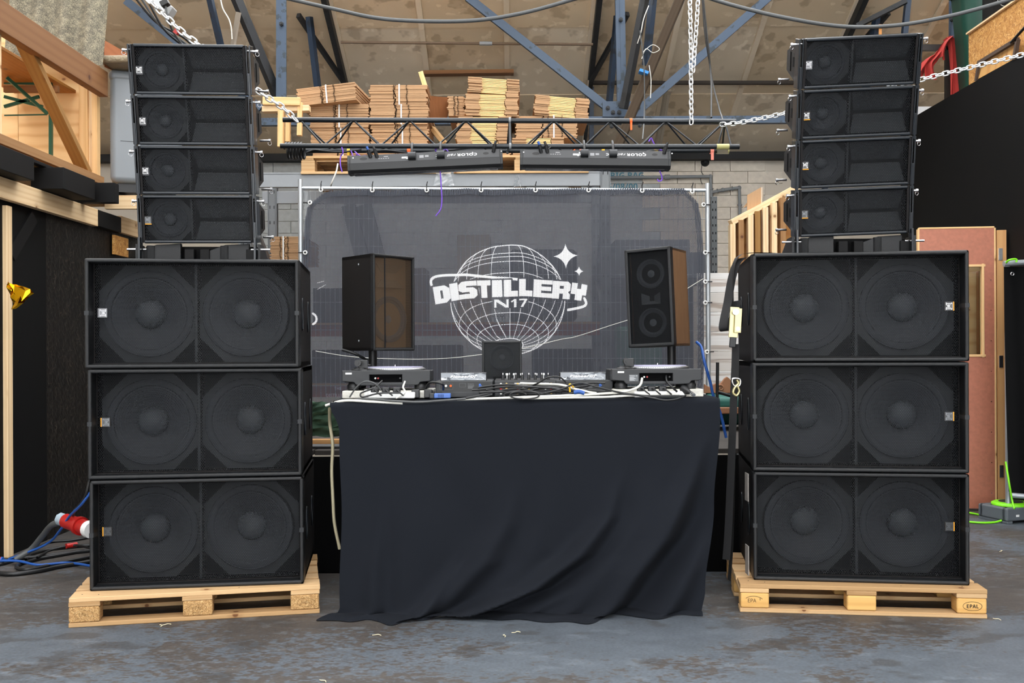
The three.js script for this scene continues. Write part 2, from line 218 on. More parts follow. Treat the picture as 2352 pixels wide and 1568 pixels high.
// ---------------------------------------------------------------- painted steel roof frame
const member = (parent, name, p, q, w, d, mat) => obj(name, bar(p, q, w, d), mat, parent);
const bolts = (parent, list, z) => { for (const [x, y] of list) { const p = at(x, y, z); obj('bolt', [clean(new THREE.CylinderGeometry(0.022, 0.022, 0.02, 6)).rotateX(Math.PI / 2).translate(p.x, p.y, p.z), clean(new THREE.CylinderGeometry(0.012, 0.012, 0.04, 6)).rotateX(Math.PI / 2).translate(p.x, p.y, p.z)], darkSteel, parent); } };
{ const Z = 9.8, g = thing('steel_roof_girder', 'blue painted steel lattice girder under the roof with bolted gusset plates', 'girder');
  member(g, 'bottom_chord', at(560, 281, Z), at(1840, 275, Z), 0.07, 0.07, blueSteel);
  for (const [x0, x1] of [[645, 645], [1422, 1427], [2192, 2190]]) { member(g, 'post', at(x1, 262, Z), at(x0, -8, Z), 0.06, 0.08, blueSteel); obj('flange', bar(at(x1 + 7, 262, Z - 0.03), at(x0 + 7, -8, Z - 0.03), 0.014, 0.05), blueSteel, g); }
  for (const [a, b, c, d] of [[1395, 247, 1074, -6], [1475, 247, 1768, -8], [600, 250, 290, 2]]) member(g, 'diagonal', at(a, b, Z), at(c, d, Z), 0.078, 0.045, blueSteel);
  for (const x of [1433]) { const a = at(x - 49, 233, Z - 0.04), b = at(x + 49, 268, Z - 0.04); obj('gusset_plate', box(b.x - a.x, a.y - b.y, 0.015, (a.x + b.x) / 2, (a.y + b.y) / 2, a.z), blueSteel, g); }
  bolts(g, [[1396, 248], [1408, 258], [1466, 247], [1425, 240], [1422, 258], [1426, 45], [646, 55], [2187, 45]], Z - 0.055);
  bolts(g, [[1405, 290], [1470, 288]], Z - 0.05);
}
{ const frames = [[-1.85, -1, 'left of the cardboard stacks'], [0.886, 1, 'behind the gusset plate'], [3.53, 1, 'behind the right line array']];
  for (const [x, s, where] of frames) { const g = thing('rafter_frame', 'dark steel rafter with braced hangers running up the roof ' + where, 'rafter', 'dark rafter frames under the roof');
    const y = (z) => EAVE + (z - BACK) * SLOPE - 0.07, pt = (z, dy = 0, dx = 0) => V(x + dx, y(z) + dy, z);
    obj('rafter', bar(pt(BACK + 0.1), pt(-9.6), 0.1, 0.055), darkSteel, g);
    obj('hanger', bar(pt(-10.15, 0, s * 0.2), V(x + s * 0.12, 3.7, -10.4), 0.07, 0.05), deepBlue, g);
    obj('hanger', bar(pt(-11.2, 0, s * 0.02), V(x + s * 0.02, 3.0, -11.3), 0.07, 0.05), deepBlue, g);
    obj('brace', bar(pt(-10.1, -0.02, s * 0.3), pt(-11.0, -0.06, 0), 0.05, 0.04), darkSteel, g);
    obj('strap', bar(pt(-11.0, -0.06, -0.04), V(x - 0.1, 3.6, -11.2), 0.06, 0.015), M({ color: '#857a6c', roughness: 0.85 }), g); }
  one('steel_strut', bar(at(541, -8, 9.5), at(640, 228, 9.9), 0.09, 0.06), darkSteel, 'thick black steel strut slanting down behind the left line array', 'strut');
  one('steel_strut', bar(at(481, -8, 9.3), at(515, 140, 9.6), 0.055, 0.05), deepBlue, 'deep blue steel strut slanting behind the top of the left array', 'strut');
  one('steel_strut', bar(at(1500, -8, 9.5), at(1484, 150, 9.6), 0.07, 0.05), deepBlue, 'deep blue steel strut beside the slanting dark pole', 'strut');
  one('steel_strut', bar(at(1482, -8, 9.4), at(1432, 250, 9.6), 0.065, 0.06), darkSteel, 'black steel strut leaning onto the blue gusset plate', 'strut');
  one('steel_strut', bar(at(2086, -6, 9.8), at(2076, 95, 9.8), 0.06, 0.05), deepBlue, 'short blue steel hanger above the right line array', 'strut');
  one('steel_strut', bar(at(548, 28, 9.4), at(531, 130, 9.5), 0.07, 0.02), M({ color: '#8d8478', roughness: 0.8 }), 'flat grey hanger strap tied with wire left of the blue post', 'strut');
  one('steel_strut', bar(at(1968, 60, 9.9), at(2082, 2, 9.75), 0.045, 0.05), darkSteel, 'black angle brace rising to the short blue hanger', 'strut');
  const pole = thing('slanting_pole', 'dark slanting timber pole tied with white wire beside the hanging chain', 'pole'); obj('pole', bar(at(1564, -8, 8.8), at(1415, 345, 8.9), 0.085, 0.07, 0.012), M({ color: '#453f39', map: rep(pineT, 1, 0.3), roughness: 0.85 }), pole);
  obj('wire_tie', tube([at(1476, 120, 8.7), at(1500, 103, 8.7), at(1515, 113, 8.7), at(1500, 121, 8.7), at(1484, 112, 8.7), at(1474, 135, 8.7)], 0.003), cableWhite, pole);
  obj('tape', bar(at(1468, 163, 8.8), at(1488, 170, 8.8), 0.025, 0.09), blueTape, pole);
  one('roof_purlin', bar(at(1352, 190, 11.2), at(2010, 190, 11.2), 0.035, 0.05), M({ color: '#352f2a', roughness: 0.8 }), 'dark purlin running level below the roof sheets to the right array', 'purlin');
  one('timber_plank', bar(at(974, 169, 10.9), at(1180, 166, 10.9), 0.04, 0.12), brownBeam, 'reddish brown plank lying level above the cardboard stacks', 'plank');
  const fl = thing('tube_light_batten', 'unlit beige tube light batten fixed to the roof slope', 'light'); obj('batten', bar(at(1531, 208, 11.15), at(1508, 340, 12.1), 0.09, 0.05, 0.01), M({ color: '#a59b8b', roughness: 0.6 }), fl); obj('reflector', bar(at(1537, 212, 11.12), at(1516, 340, 12.07), 0.025, 0.03), M({ color: '#b7ae9e', roughness: 0.5 }), fl); obj('end_cap', bar(at(1534, 203, 11.12), at(1530, 211, 11.15), 0.11, 0.06), M({ color: '#8d8578', roughness: 0.6 }), fl);
}

// ---------------------------------------------------------------- pallets under the bass bins
const stampT = canvas(256, 128, (x, w, h) => { x.clearRect(0, 0, w, h); x.strokeStyle = x.fillStyle = '#2a221a'; x.lineWidth = 5; x.beginPath(); x.ellipse(w / 2, h / 2, 118, 56, 0, 0, 7); x.stroke(); x.font = 'bold 66px sans-serif'; x.textAlign = 'center'; x.fillText('EPAL', w / 2, h / 2 + 24); });
const stampWornT = canvas(256, 128, (x, w, h) => { x.clearRect(0, 0, w, h); x.strokeStyle = x.fillStyle = '#2a221a'; x.lineWidth = 5; x.beginPath(); x.ellipse(w / 2, h / 2, 118, 56, 0, 3.6, 5.9); x.stroke(); x.font = '66px sans-serif'; x.fillText('EPA', 44, h / 2 + 24); x.fillRect(205, 30, 6, 30); });
const stampFaintT = canvas(256, 128, (x, w, h) => { x.clearRect(0, 0, w, h); x.globalAlpha = 0.55; x.strokeStyle = x.fillStyle = '#4a3826'; x.lineWidth = 4; x.beginPath(); x.ellipse(w / 2, h / 2, 112, 54, 0, 0, 7); x.stroke(); x.font = '56px sans-serif'; x.textAlign = 'center'; x.fillText('EPAL', w / 2, h / 2 + 20); });
function pallet(label, pos, turn, blockMat, stamps) {
  const t = thing('wooden_pallet', label, 'pallet', 'pallets under the speaker stacks', pos, turn), W = () => palletWood[Math.floor(rnd(3))];
  for (const [z, w] of [[0.3275, 0.145], [0.17, 0.1], [0, 0.145], [-0.17, 0.1], [-0.3275, 0.145]]) obj('deck_board', rbox(1.2, 0.022, w, 0.003, rnd(-0.004, 0.004), 0.133, z), W(), t);
  for (const x of [-0.5275, 0, 0.5275]) { obj('cross_board', rbox(0.145, 0.022, 0.8, 0.003, x, 0.111, 0), W(), t); for (const [z, d] of [[0.35, 0.1], [0, 0.145], [-0.35, 0.1]]) obj('block', rbox(0.143, 0.078, d, 0.01, x + rnd(-0.003, 0.003), 0.061, z), blockMat, t); }
  for (const [z, w] of [[0.35, 0.1], [0, 0.145], [-0.35, 0.1]]) obj('bottom_board', rbox(1.2, 0.022, w, 0.004, 0, 0.011, z), W(), t);
  for (const [x, m] of stamps) { const s = obj('stamp', clean(new THREE.PlaneGeometry(0.098, 0.05)), M({ map: m, transparent: true, roughness: 0.9 }), t); s.position.set(x, 0.061, 0.4012); }
  for (const [x, z] of [[-0.55, 0.33], [-0.47, 0.35], [0.2, 0.36], [0.5, 0.34], [0, -0.3]]) obj('nail', rod(V(x, 0.14, z), V(x + 0.001, 0.1445, z), 0.004, 6), darkSteel, t);
  return t;
}
pallet('wooden pallet with speckled chipboard blocks under the left bass bins', V(-1.66, 0, -5.362), 0.214, chip, [[-0.53, stampFaintT], [0, stampFaintT], [0.53, stampFaintT]]);
pallet('wooden pallet with pale solid blocks stamped dark under the right bass bins', V(1.802, 0, -5.407), -0.125, M({ map: rep(pineT, 0.9, 0.5), color: '#efd9a8', roughness: 0.85 }), [[-0.53, stampWornT], [0.53, stampT]]);

// ---------------------------------------------------------------- maker's badge of the speakers: framed M over a name bar, with or without an orange foot
const badgeTex = (bg, fg, foot) => canvas(128, 128, (x) => {
  x.fillStyle = bg; x.fillRect(0, 0, 128, 128); x.strokeStyle = x.fillStyle = fg; x.lineWidth = 9; x.lineJoin = 'miter'; x.beginPath(); x.moveTo(14, 92); x.lineTo(26, 92); x.lineTo(26, 34); x.lineTo(18, 20); x.lineTo(40, 20); x.lineTo(64, 52); x.lineTo(88, 20); x.lineTo(110, 20); x.lineTo(102, 34); x.lineTo(102, 92); x.lineTo(114, 92); x.stroke();
  x.lineWidth = 6; x.beginPath(); x.moveTo(44, 84); x.lineTo(44, 46); x.lineTo(64, 72); x.lineTo(84, 46); x.lineTo(84, 84); x.stroke(); x.fillRect(14, 98, 100, 5); if (foot) { x.fillStyle = '#f0a010'; x.fillRect(0, 114, 128, 14); }
});
const badgeM = { white: M({ map: badgeTex('#3a3a3e', '#ffffff', false), roughness: 0.35 }), whiteFoot: M({ map: badgeTex('#2c2d30', '#f4f4f4', true), roughness: 0.35 }), grey: M({ map: badgeTex('#35373a', '#85898d', true), roughness: 0.35 }), dark: M({ map: badgeTex('#202224', '#4a4d50', true), roughness: 0.4 }), worn: M({ map: badgeTex('#75767a', '#e6e6ea', false), roughness: 0.4 }) };
const badgeG = (s) => { const g = clean(new THREE.BoxGeometry(s, s, 0.003)); return g; };

// ---------------------------------------------------------------- loudspeaker pieces
const circle = (r, n = 48) => { const p = new THREE.Path(); p.absarc(0, 0, r, 0, Math.PI * 2, true); return p; };
const octagon = (w, h, c) => shape([[-w + c, -h], [w - c, -h], [w, -h + c], [w, h - c], [w - c, h], [-w + c, h], [-w, h - c], [-w, -h + c]]);
function driver(parent, x, y, z, R, tilt = 0) {                     // a cone loudspeaker facing +z
  const prof = [[R * 0.83, -0.004], [R * 0.86, 0.006], [R * 0.9, 0.0], [R * 0.93, 0.007], [R * 0.965, 0.001], [R * 0.98, 0.004], [R, 0.004], [R, -0.01]];
  const w = obj('driver', lathe(prof, 56).rotateX(Math.PI / 2), coneM, parent); w.position.set(x, y, z); w.rotation.y = tilt;
  const cone = []; for (let i = 0; i <= 26; i++) { const t = i / 26; cone.push([R * (0.33 + 0.5 * t), -0.05 * R / 0.22 * Math.pow(1 - t, 1.25) - 0.004 + (t > 0.35 ? 0.0011 * Math.sin(i * 2.4) : 0)]); }
  obj('cone', lathe(cone, 56).rotateX(Math.PI / 2), coneM, w);
  const cap = []; for (let i = 0; i <= 10; i++) { const a = i / 10 * Math.PI / 2; cap.push([Math.max(1e-4, R * 0.345 * Math.sin(a)), -0.052 * R / 0.22 + R * 0.2 * Math.cos(a)]); }
  obj('dust_cap', lathe(cap.reverse(), 40).rotateX(Math.PI / 2), capM, w);
  return w;
}
// curved sheet of perforated steel, uv in metres
function grilleSheet(w, h, bow, z, n = 16) { const g = new THREE.PlaneGeometry(w, h, n, 1), p = g.attributes.position, uv = g.attributes.uv; for (let i = 0; i < p.count; i++) { const t = p.getX(i) / (w / 2); p.setZ(i, bow * (1 - t * t)); uv.setXY(i, p.getX(i), p.getY(i)); } g.computeVertexNormals(); return clean(g).translate(0, h / 2, z); }
const frameRing = (W, H, t, d, z0, r) => [rbox(W, t, d, r, 0, t / 2, z0), rbox(W, t, d, r, 0, H - t / 2, z0), rbox(t, H, d, r, -W / 2 + t / 2, H / 2, z0), rbox(t, H, d, r, W / 2 - t / 2, H / 2, z0)];

// ---------------------------------------------------------------- bass bins
const oval = () => { const s = new THREE.Shape(); s.absellipse(0, 0, 0.035, 0.085, 0, Math.PI * 2); return s; };
function bassBin(W, H) {
  const D = 0.82, t = thing('bass_bin', '', 'speaker', 'double bass bins stacked in threes');
  const body = obj('cabinet', [box(W - 0.004, 0.024, D - 0.06, 0, 0.014, -D / 2 - 0.03), box(W - 0.004, 0.024, D - 0.06, 0, H - 0.014, -D / 2 - 0.03), box(W, H - 0.004, 0.02, 0, H / 2, -D + 0.01)], tolexSide, t);
  for (const s of [-1, 1]) { const p = obj('side_panel', box(0.024, H - 0.006, D - 0.1, s * (W / 2 - 0.014), H / 2, -D / 2 - 0.04), tolexSide, t); for (const z of [-0.22, -0.62]) obj('handle_recess', extrude(oval(), 0.004).rotateY(s * Math.PI / 2).translate(s * (W / 2 - 0.001) - (s < 0 ? 0 : 0.002), H / 2, z), inside, p); for (const z of [-0.22, -0.62]) obj('handle_lip', tube(Array.from({ length: 14 }, (_, i) => V(s * (W / 2 + 0.001), H / 2 + 0.086 * Math.sin(i / 14 * 6.283), z + 0.036 * Math.cos(i / 14 * 6.283))), 0.004, 40, 5, true), railPaint, p); }
  obj('front_rim', frameRing(W, H - 0.004, 0.021, 0.12, -0.06, 0.0095), tolex, t);
  for (const s of [-1, 1]) obj('rim_joint', box(0.0215, 0.022, 0.12, s * (W / 2 - 0.0104), H / 2, -0.0598), darkSteel, t);
  obj('baffle', box(W - 0.04, H - 0.04, 0.02, 0, H / 2, -0.21), inside, t);
  const iw = (W - 0.06) / 2;
  for (const s of [-1, 1]) { const o = octagon(iw / 2 - 0.004, H / 2 - 0.03, 0.13); o.holes.push(circle(0.222)); const pl = obj('mounting_plate', extrude(o, 0.012), plateGrey, t); pl.position.set(s * iw / 2, H / 2, -0.155); driver(t, s * (iw / 2 - 0.006), H / 2, -0.13, 0.222, -s * 0.07); }
  obj('divider', rbox(0.016, H - 0.05, 0.11, 0.004, 0, H / 2, -0.142), plateGrey, t);
  obj('grille', grilleSheet(W - 0.044, H - 0.046, 0.022, -0.098).translate(0, 0.021, 0), grille, t);
  return t;
}
const strayG = rod(V(-0.02, 0, 0), V(0.02, 0.004, 0), 0.0012, 4);
{ const L = bassBin(1.052, 0.5565), R = bassBin(1.066, 0.565);
  const put = (src, first, label, pos, turn, side, badge) => { const o = first ? src : dup(src, label); o.userData.label = label; o.position.copy(pos); o.rotation.y = turn; const b = obj('badge', badgeG(0.046), badgeM[badge], o); b.position.set(side * 0.462, 0.282, -0.0885); b.rotation.z = side * Math.PI / 2; return o; };
  put(L, false, 'middle black double bass bin of the left stack, grey badge with orange edge', V(-1.603, 0.7005, -5.051), 0.132, -1, 'grey');
  put(L, false, 'top black double bass bin of the left stack, white badge, line array on it', V(-1.614, 1.257, -5.046), 0.128, -1, 'worn');
  put(L, true, 'bottom black double bass bin of the left stack, standing on the pallet', V(-1.596, 0.144, -5.051), 0.132, -1, 'dark');
  put(R, false, 'middle black double bass bin of the right stack, dim badge at its right', V(1.773, 0.709, -5.09), -0.134, 1, 'grey');
  put(R, false, 'top black double bass bin of the right stack, bright badge at its right', V(1.775, 1.274, -5.088), -0.134, 1, 'whiteFoot');
  put(R, true, 'bottom black double bass bin of the right stack, dusty, standing on the pallet', V(1.7735, 0.144, -5.0915), -0.134, 1, 'dark');
}

// ---------------------------------------------------------------- line array speakers on top
function arraySpeaker() {
  const W = 0.585, H = 0.252, D = 0.4, t = thing('line_array_speaker', '', 'speaker', 'line array speakers in columns of four');
  const prof = shape([[0, 0.004], [0, H - 0.004], [-0.1, H - 0.006], [-D, H - 0.075], [-D, 0.075], [-0.1, 0.006]]), body = extrude(prof, W - 0.03).translate(0, 0, -(W - 0.03) / 2).rotateY(-Math.PI / 2);
  const shell = []; for (const s of [-1, 1]) shell.push(extrude(prof, 0.012).translate(0, 0, -0.006).rotateY(-Math.PI / 2).translate(s * (W / 2 - 0.016), 0, 0)); void body;
  obj('cabinet', [bar(V(-W / 2 + 0.02, H - 0.01, -0.06), V(W / 2 - 0.02, H - 0.01, -0.06), 0.012, 0.12), box(W - 0.04, 0.012, 0.12, 0, 0.01, -0.06), slab([V(-W / 2 + 0.02, H - 0.01, -0.1), V(W / 2 - 0.02, H - 0.01, -0.1), V(W / 2 - 0.02, H - 0.08, -D), V(-W / 2 + 0.02, H - 0.08, -D)], V(0, 1, 0.2), 0.008), slab([V(-W / 2 + 0.02, 0.002, -0.1), V(W / 2 - 0.02, 0.002, -0.1), V(W / 2 - 0.02, 0.072, -D), V(-W / 2 + 0.02, 0.072, -D)], V(0, 1, 0.2), 0.008), box(W - 0.04, H - 0.15, 0.012, 0, H / 2, -D + 0.006), ...shell], tolexSide, t);
  obj('top_rail', rbox(W - 0.03, 0.017, 0.03, 0.007, 0, H - 0.009, -0.012), railPaint, t);
  obj('bottom_rail', rbox(W - 0.03, 0.017, 0.03, 0.007, 0, 0.009, -0.012), railPaint, t);
  obj('baffle', box(W - 0.04, H - 0.03, 0.012, 0, H / 2, -0.09), inside, t);
  const o = octagon(0.118, 0.108, 0.055); o.holes.push(circle(0.095)); const pl = obj('mounting_plate', extrude(o, 0.01), plateGrey, t); pl.position.set(-0.158, H / 2, -0.066);
  driver(t, -0.158, H / 2, -0.056, 0.096);
  obj('divider', rbox(0.012, H - 0.04, 0.05, 0.003, -0.034, H / 2, -0.05), plateGrey, t);
  obj('horn', [slab([V(-0.02, 0.02, -0.05), V(0.27, 0.02, -0.05), V(0.25, H / 2 - 0.01, -0.082), V(0, H / 2 - 0.01, -0.082)], V(0, 0, 1), 0.004), slab([V(-0.02, H - 0.02, -0.05), V(0, H / 2 + 0.01, -0.082), V(0.25, H / 2 + 0.01, -0.082), V(0.27, H - 0.02, -0.05)], V(0, 0, 1), 0.004)], plateGrey, t);
  obj('grille', grilleSheet(W - 0.034, H - 0.034, 0.006, -0.014, 8).translate(0, 0.017, 0), grille, t);
  for (const s of [-1, 1]) {
    const x = s * (W / 2 - 0.004), p = obj('rigging_plate', [rbox(0.008, H - 0.006, 0.09, 0.002, s * (W / 2 + 0.012), H / 2, -0.05), rbox(0.006, H - 0.006, 0.03, 0.002, x, H / 2, -0.013)], railPaint, t);
    obj('link_bar', rbox(0.011, H * 0.52, 0.03, 0.002, s * (W / 2 + 0.004), H * 0.18, -0.012), railPaint, p);
    obj('handle_recess', box(0.004, 0.05, 0.04, s * (W / 2 - 0.0085), H / 2, -0.22), inside, t);
    obj('rear_slot', box(0.004, 0.1, 0.012, s * (W / 2 - 0.0085), H / 2, -0.3), inside, t);
    for (const [y, z] of [[H - 0.03, -0.045], [0.03, -0.32]]) { const pin = obj('locking_pin', [rod(V(s * (W / 2 - 0.01), y, z), V(s * (W / 2 + 0.045), y, z), 0.006, 8), rod(V(s * (W / 2 + 0.038), y, z), V(s * (W / 2 + 0.05), y, z), 0.009, 8)], chrome, t); obj('pin_ring', clean(new THREE.TorusGeometry(0.01, 0.0015, 5, 14)).rotateY(0.4).translate(s * (W / 2 + 0.044), y - 0.014, z), chrome, pin); }
  }
  return t;
}
const arrayProto = arraySpeaker();
function arrayColumn(start, yaw, roll, pitches, sideName, badges) {
  let p = start.clone(); const rank = ['bottom', 'second from bottom', 'third from bottom', 'topmost'];
  pitches.forEach((deg, i) => {
    const label = `${rank[i]} black line array speaker in the ${sideName} column`, first = sideName === 'left' && i === 0, o = first ? arrayProto : dup(arrayProto, label);
    o.userData.label = label; o.position.copy(p); o.rotation.order = 'YZX'; o.rotation.set(deg * Math.PI / 180, yaw, roll); o.updateMatrix();
    p = V(0, 0.2535, 0).applyMatrix4(o.matrix);
    o.userData.badge = badges[i];
  });
}
arrayColumn(at(455, 559, 5.25), 0.073, 0.004, [7, 9, 11, 13], 'left', ['grey', 'white', 'white', 'white']);
arrayColumn(at(1961, 541, 5.27), -0.06, 0.0257, [9, 13, 16, 19], 'right', ['grey', 'whiteFoot', 'whiteFoot', 'worn']);
for (const o of scene.children.filter((c) => c.userData.badge)) { const b = obj('badge', badgeG(0.042), badgeM[o.userData.badge], o); b.position.set(-0.258, 0.12, -0.008); delete o.userData.badge; }
function groundFrame(label, pos, yaw) {
  const t = thing('array_ground_frame', label, 'frame', 'black ground frames under the line arrays', pos, yaw);
  obj('base_plate', rbox(0.66, 0.012, 0.6, 0.003, 0, 0.006, -0.3), blackWood, t);
  obj('back_board', rbox(0.6, 0.085, 0.02, 0.003, 0, 0.052, -0.12), blackWood, t);
  for (const x of [-0.2, 0.155]) obj('curved_cheek', extrude(shape([[0.1, 0], [-0.1, 0], [-0.1, 0.05], [-0.02, 0.08], [0.1, 0.086]]), 0.03, 0.004).translate(x, 0.012, -0.06), tolex, t);
  for (const x of [-0.2, 0.18]) obj('upright_tube', rod(V(x - 0.05, 0.012, -0.03), V(x - 0.05, 0.09, -0.03), 0.022, 16), tolex, t);
  for (const x of [-0.26, -0.05, 0.03, 0.27]) obj('packer', rbox(0.05, 0.06, 0.05, 0.004, x, 0.042, -0.04), blackWood, t);
  for (const s of [-1, 1]) { obj('side_arm', extrude(shape([[0, 0], [0, 0.085], [-0.12, 0.085], [-0.3, 0.0]]), 0.012).translate(0, 0, -0.006).rotateY(-Math.PI / 2).translate(s * 0.315, 0.012, 0), tolex, t); obj('locking_pin', rod(V(s * 0.27, 0.07, -0.02), V(s * 0.37, 0.07, -0.02), 0.006, 8), chrome, t); obj('front_link', rbox(0.012, 0.13, 0.03, 0.002, s * 0.297, 0.065, 0.01), railPaint, t); }
}
{ const a = at(455, 586, 5.24), b = at(1961, 568, 5.26); groundFrame('black ground frame between the left bass bins and line array', V(a.x, 1.808, a.z), 0.073); groundFrame('black ground frame between the right bass bins and line array', V(b.x, 1.838, b.z), -0.06); }

// ---------------------------------------------------------------- stage behind the table
{ const t = thing('stage_platform', 'low black stage platform with a black skirt behind the draped table', 'stage'); const h = 0.742;
  for (let i = 0; i < 4; i++) obj('deck', rbox(1.19, 0.03, 4.4, 0.004, -1.8 + i * 1.2, h - 0.016, -8.22), M({ color: '#3a3531', map: rep(blockT, 1), roughness: 0.8 }), t);
  obj('skirt', box(4.8, h - 0.04, 0.02, 0, (h - 0.04) / 2, -6.02), blackCloth, t);
  for (const x of [-2.3, 0, 2.3]) for (const z of [-6.3, -8.2, -10.2]) obj('leg', rod(V(x, 0, z), V(x, h - 0.03, z), 0.025, 10), greySteel, t); }

// ---------------------------------------------------------------- temporary fence panel with the printed mesh banner
const FZ = 8.57, deckY = 0.742;
{ const t = thing('site_fence_panel', 'galvanised wire fence panel standing on the stage behind the banner', 'fence'), l = at(690, 412, FZ), r = at(1625, 421, FZ), tl = at(690, 432, FZ), tr = at(1625, 437, FZ);
  obj('post', rod(V(l.x, deckY, -FZ), l, 0.021, 14), zinc, t); obj('post', rod(V(r.x, deckY, -FZ), r, 0.021, 14), zinc, t);
  obj('top_rail', rod(tl, tr, 0.015, 12), zinc, t); obj('bottom_rail', rod(V(l.x, deckY + 0.12, -FZ), V(r.x, deckY + 0.12, -FZ), 0.015, 12), zinc, t);
  const w = []; for (let i = 1; i < 84; i++) { const x = l.x + (r.x - l.x) * i / 84, y = tl.y + (tr.y - tl.y) * i / 84; w.push(rod(V(x, deckY + 0.1, -FZ - 0.012), V(x, y + 0.012, -FZ - 0.012), 0.0017, 4)); }
  for (let k = 0; k < 8; k++) { const y = deckY + 0.3 + k * 0.24; w.push(rod(V(l.x, y, -FZ - 0.014), V(r.x, y - 0.02, -FZ - 0.014), 0.0017, 4)); }
  const wm = obj('wire_mesh', w, zinc, t); wm.userData.kind = 'stuff';
  for (const x of [l.x, r.x]) obj('foot', rbox(0.2, 0.1, 0.6, 0.02, x, deckY + 0.05, -FZ), darkSteel, t);
}
const printT = canvas(2048, 1130, (x, w, h) => {
  x.fillStyle = '#40434c'; x.fillRect(0, 0, w, h); const k = w / 912; x.scale(k, k); x.translate(-700, -437); x.lineCap = 'round'; x.lineJoin = 'round';
  const white = '#fafbff', dark = '#40434c', cx = 1166, cy = 688, R = 126, T = 0.56; x.strokeStyle = white;
  const pt = (la, lo) => { const X = Math.cos(la) * Math.sin(lo), Y = Math.sin(la), Z = Math.cos(la) * Math.cos(lo); return [cx + R * X, cy - R * (Y * Math.cos(T) + Z * Math.sin(T)), -Y * Math.sin(T) + Z * Math.cos(T)]; };
  const line = (f, n, lw) => { x.lineWidth = lw; let on = false; x.beginPath(); for (let i = 0; i <= n; i++) { const [a, b, z] = f(i / n); if (z < -0.02) { on = false; continue; } if (on) x.lineTo(a, b); else x.moveTo(a, b); on = true; } x.stroke(); };
  const D = Math.PI / 180; for (const la of [27, 20.5, 13, -2, -32, -45, -58]) line((t) => pt(la * D, (t * 2 - 1) * Math.PI), 220, 1.3); line((t) => pt(-76 * D, (t * 2 - 1) * Math.PI), 120, 2);
  for (let lo = -180; lo < 180; lo += 15) line((t) => pt((-76 + 150 * t) * D, lo * D), 120, 1.2);
  x.lineWidth = 2; x.beginPath(); x.arc(cx, cy, R, 0, 7); x.stroke();
  // orbit ring
  x.lineWidth = 6; x.beginPath(); x.moveTo(996, 652); x.bezierCurveTo(988, 632, 1010, 628, 1050, 630); x.bezierCurveTo(1110, 631, 1150, 636, 1183, 641); x.stroke();
  x.beginPath(); x.moveTo(1336, 684); x.bezierCurveTo(1346, 700, 1345, 706, 1300, 711); x.stroke();
  const star = (a, b, r) => { x.fillStyle = white; x.beginPath(); x.moveTo(a, b - r); x.quadraticCurveTo(a + r * 0.14, b - r * 0.14, a + r, b); x.quadraticCurveTo(a + r * 0.14, b + r * 0.14, a, b + r); x.quadraticCurveTo(a - r * 0.14, b + r * 0.14, a - r, b); x.quadraticCurveTo(a - r * 0.14, b - r * 0.14, a, b - r); x.fill(); };
  star(1295.5, 588, 29); star(1325.5, 624, 11.5);
  // heavy arched lettering; each glyph is a block with cuts
  const G = { D: [[[0, 0], [0.72, 0], [1, 0.2], [1, 0.8], [0.72, 1], [0, 1]], [[0.42, 0.27], [0.56, 0.27], [0.56, 0.73], [0.42, 0.73]]], I: [[[0, 0], [1, 0], [1, 1], [0, 1]]], S: [[[0.2, 0], [1, 0], [1, 0.28], [0.42, 0.28], [0.42, 0.36], [0.8, 0.36], [1, 0.52], [1, 0.84], [0.8, 1], [0, 1], [0, 0.72], [0.58, 0.72], [0.58, 0.62], [0.2, 0.62], [0, 0.5], [0, 0.16]]], T: [[[0, 0], [1, 0], [1, 0.3], [0.72, 0.3], [0.72, 1], [0.28, 1], [0.28, 0.3], [0, 0.3]]], L: [[[0, 0], [0.5, 0], [0.5, 0.66], [1, 0.66], [1, 1], [0, 1]]], E: [[[0, 0], [1, 0], [1, 0.24], [0.42, 0.24], [0.42, 0.37], [0.94, 0.37], [0.94, 0.61], [0.42, 0.61], [0.42, 0.74], [1, 0.74], [1, 1], [0, 1]]], R: [[[0, 0], [0.85, 0], [1, 0.14], [1, 0.5], [0.88, 0.6], [1, 0.72], [1, 1], [0.6, 1], [0.6, 0.7], [0.4, 0.7], [0.4, 1], [0, 1]], [[0.4, 0.26], [0.62, 0.26], [0.62, 0.42], [0.4, 0.42]]], Y: [[[0, 0], [0.38, 0], [0.38, 0.32], [0.62, 0.32], [0.62, 0], [1, 0], [1, 0.66], [0.76, 0.66], [0.76, 1], [0.3, 1], [0.3, 0.66], [0, 0.66]]] };
  const row = [['D', 120, 330, 748, 225, -9], ['I', 330, 437, 720, 225, -8], ['S', 440, 678, 700, 225, -6], ['T', 680, 855, 683, 225, -3], ['I', 870, 965, 676, 218, -1], ['L', 975, 1145, 675, 218, 0], ['L', 1160, 1332, 675, 220, 1], ['E', 1345, 1588, 683, 226, 3], ['R', 1588, 1820, 702, 226, 5], ['Y', 1826, 2026, 734, 216, 9]];
  const glyph = (c, x0, x1, mid, hh, rot, pass) => { x.save(); x.translate(980 + (x0 + x1) / 11.2, 540 + mid / 5.6); x.rotate(rot * D); const W = (x1 - x0) / 5.6, H = hh / 5.6; x.beginPath(); for (const poly of G[c]) poly.forEach(([a, b], i) => (i ? x.lineTo((a - 0.5) * W, (b - 0.5) * H) : x.moveTo((a - 0.5) * W, (b - 0.5) * H))); x.closePath(); if (pass) { x.fillStyle = white; x.fill('evenodd'); } else { x.strokeStyle = dark; x.lineWidth = 7; x.fillStyle = dark; x.stroke(); x.fill(); } x.restore(); };
  for (const pass of [0, 1]) for (const r of row) glyph(...r, pass);
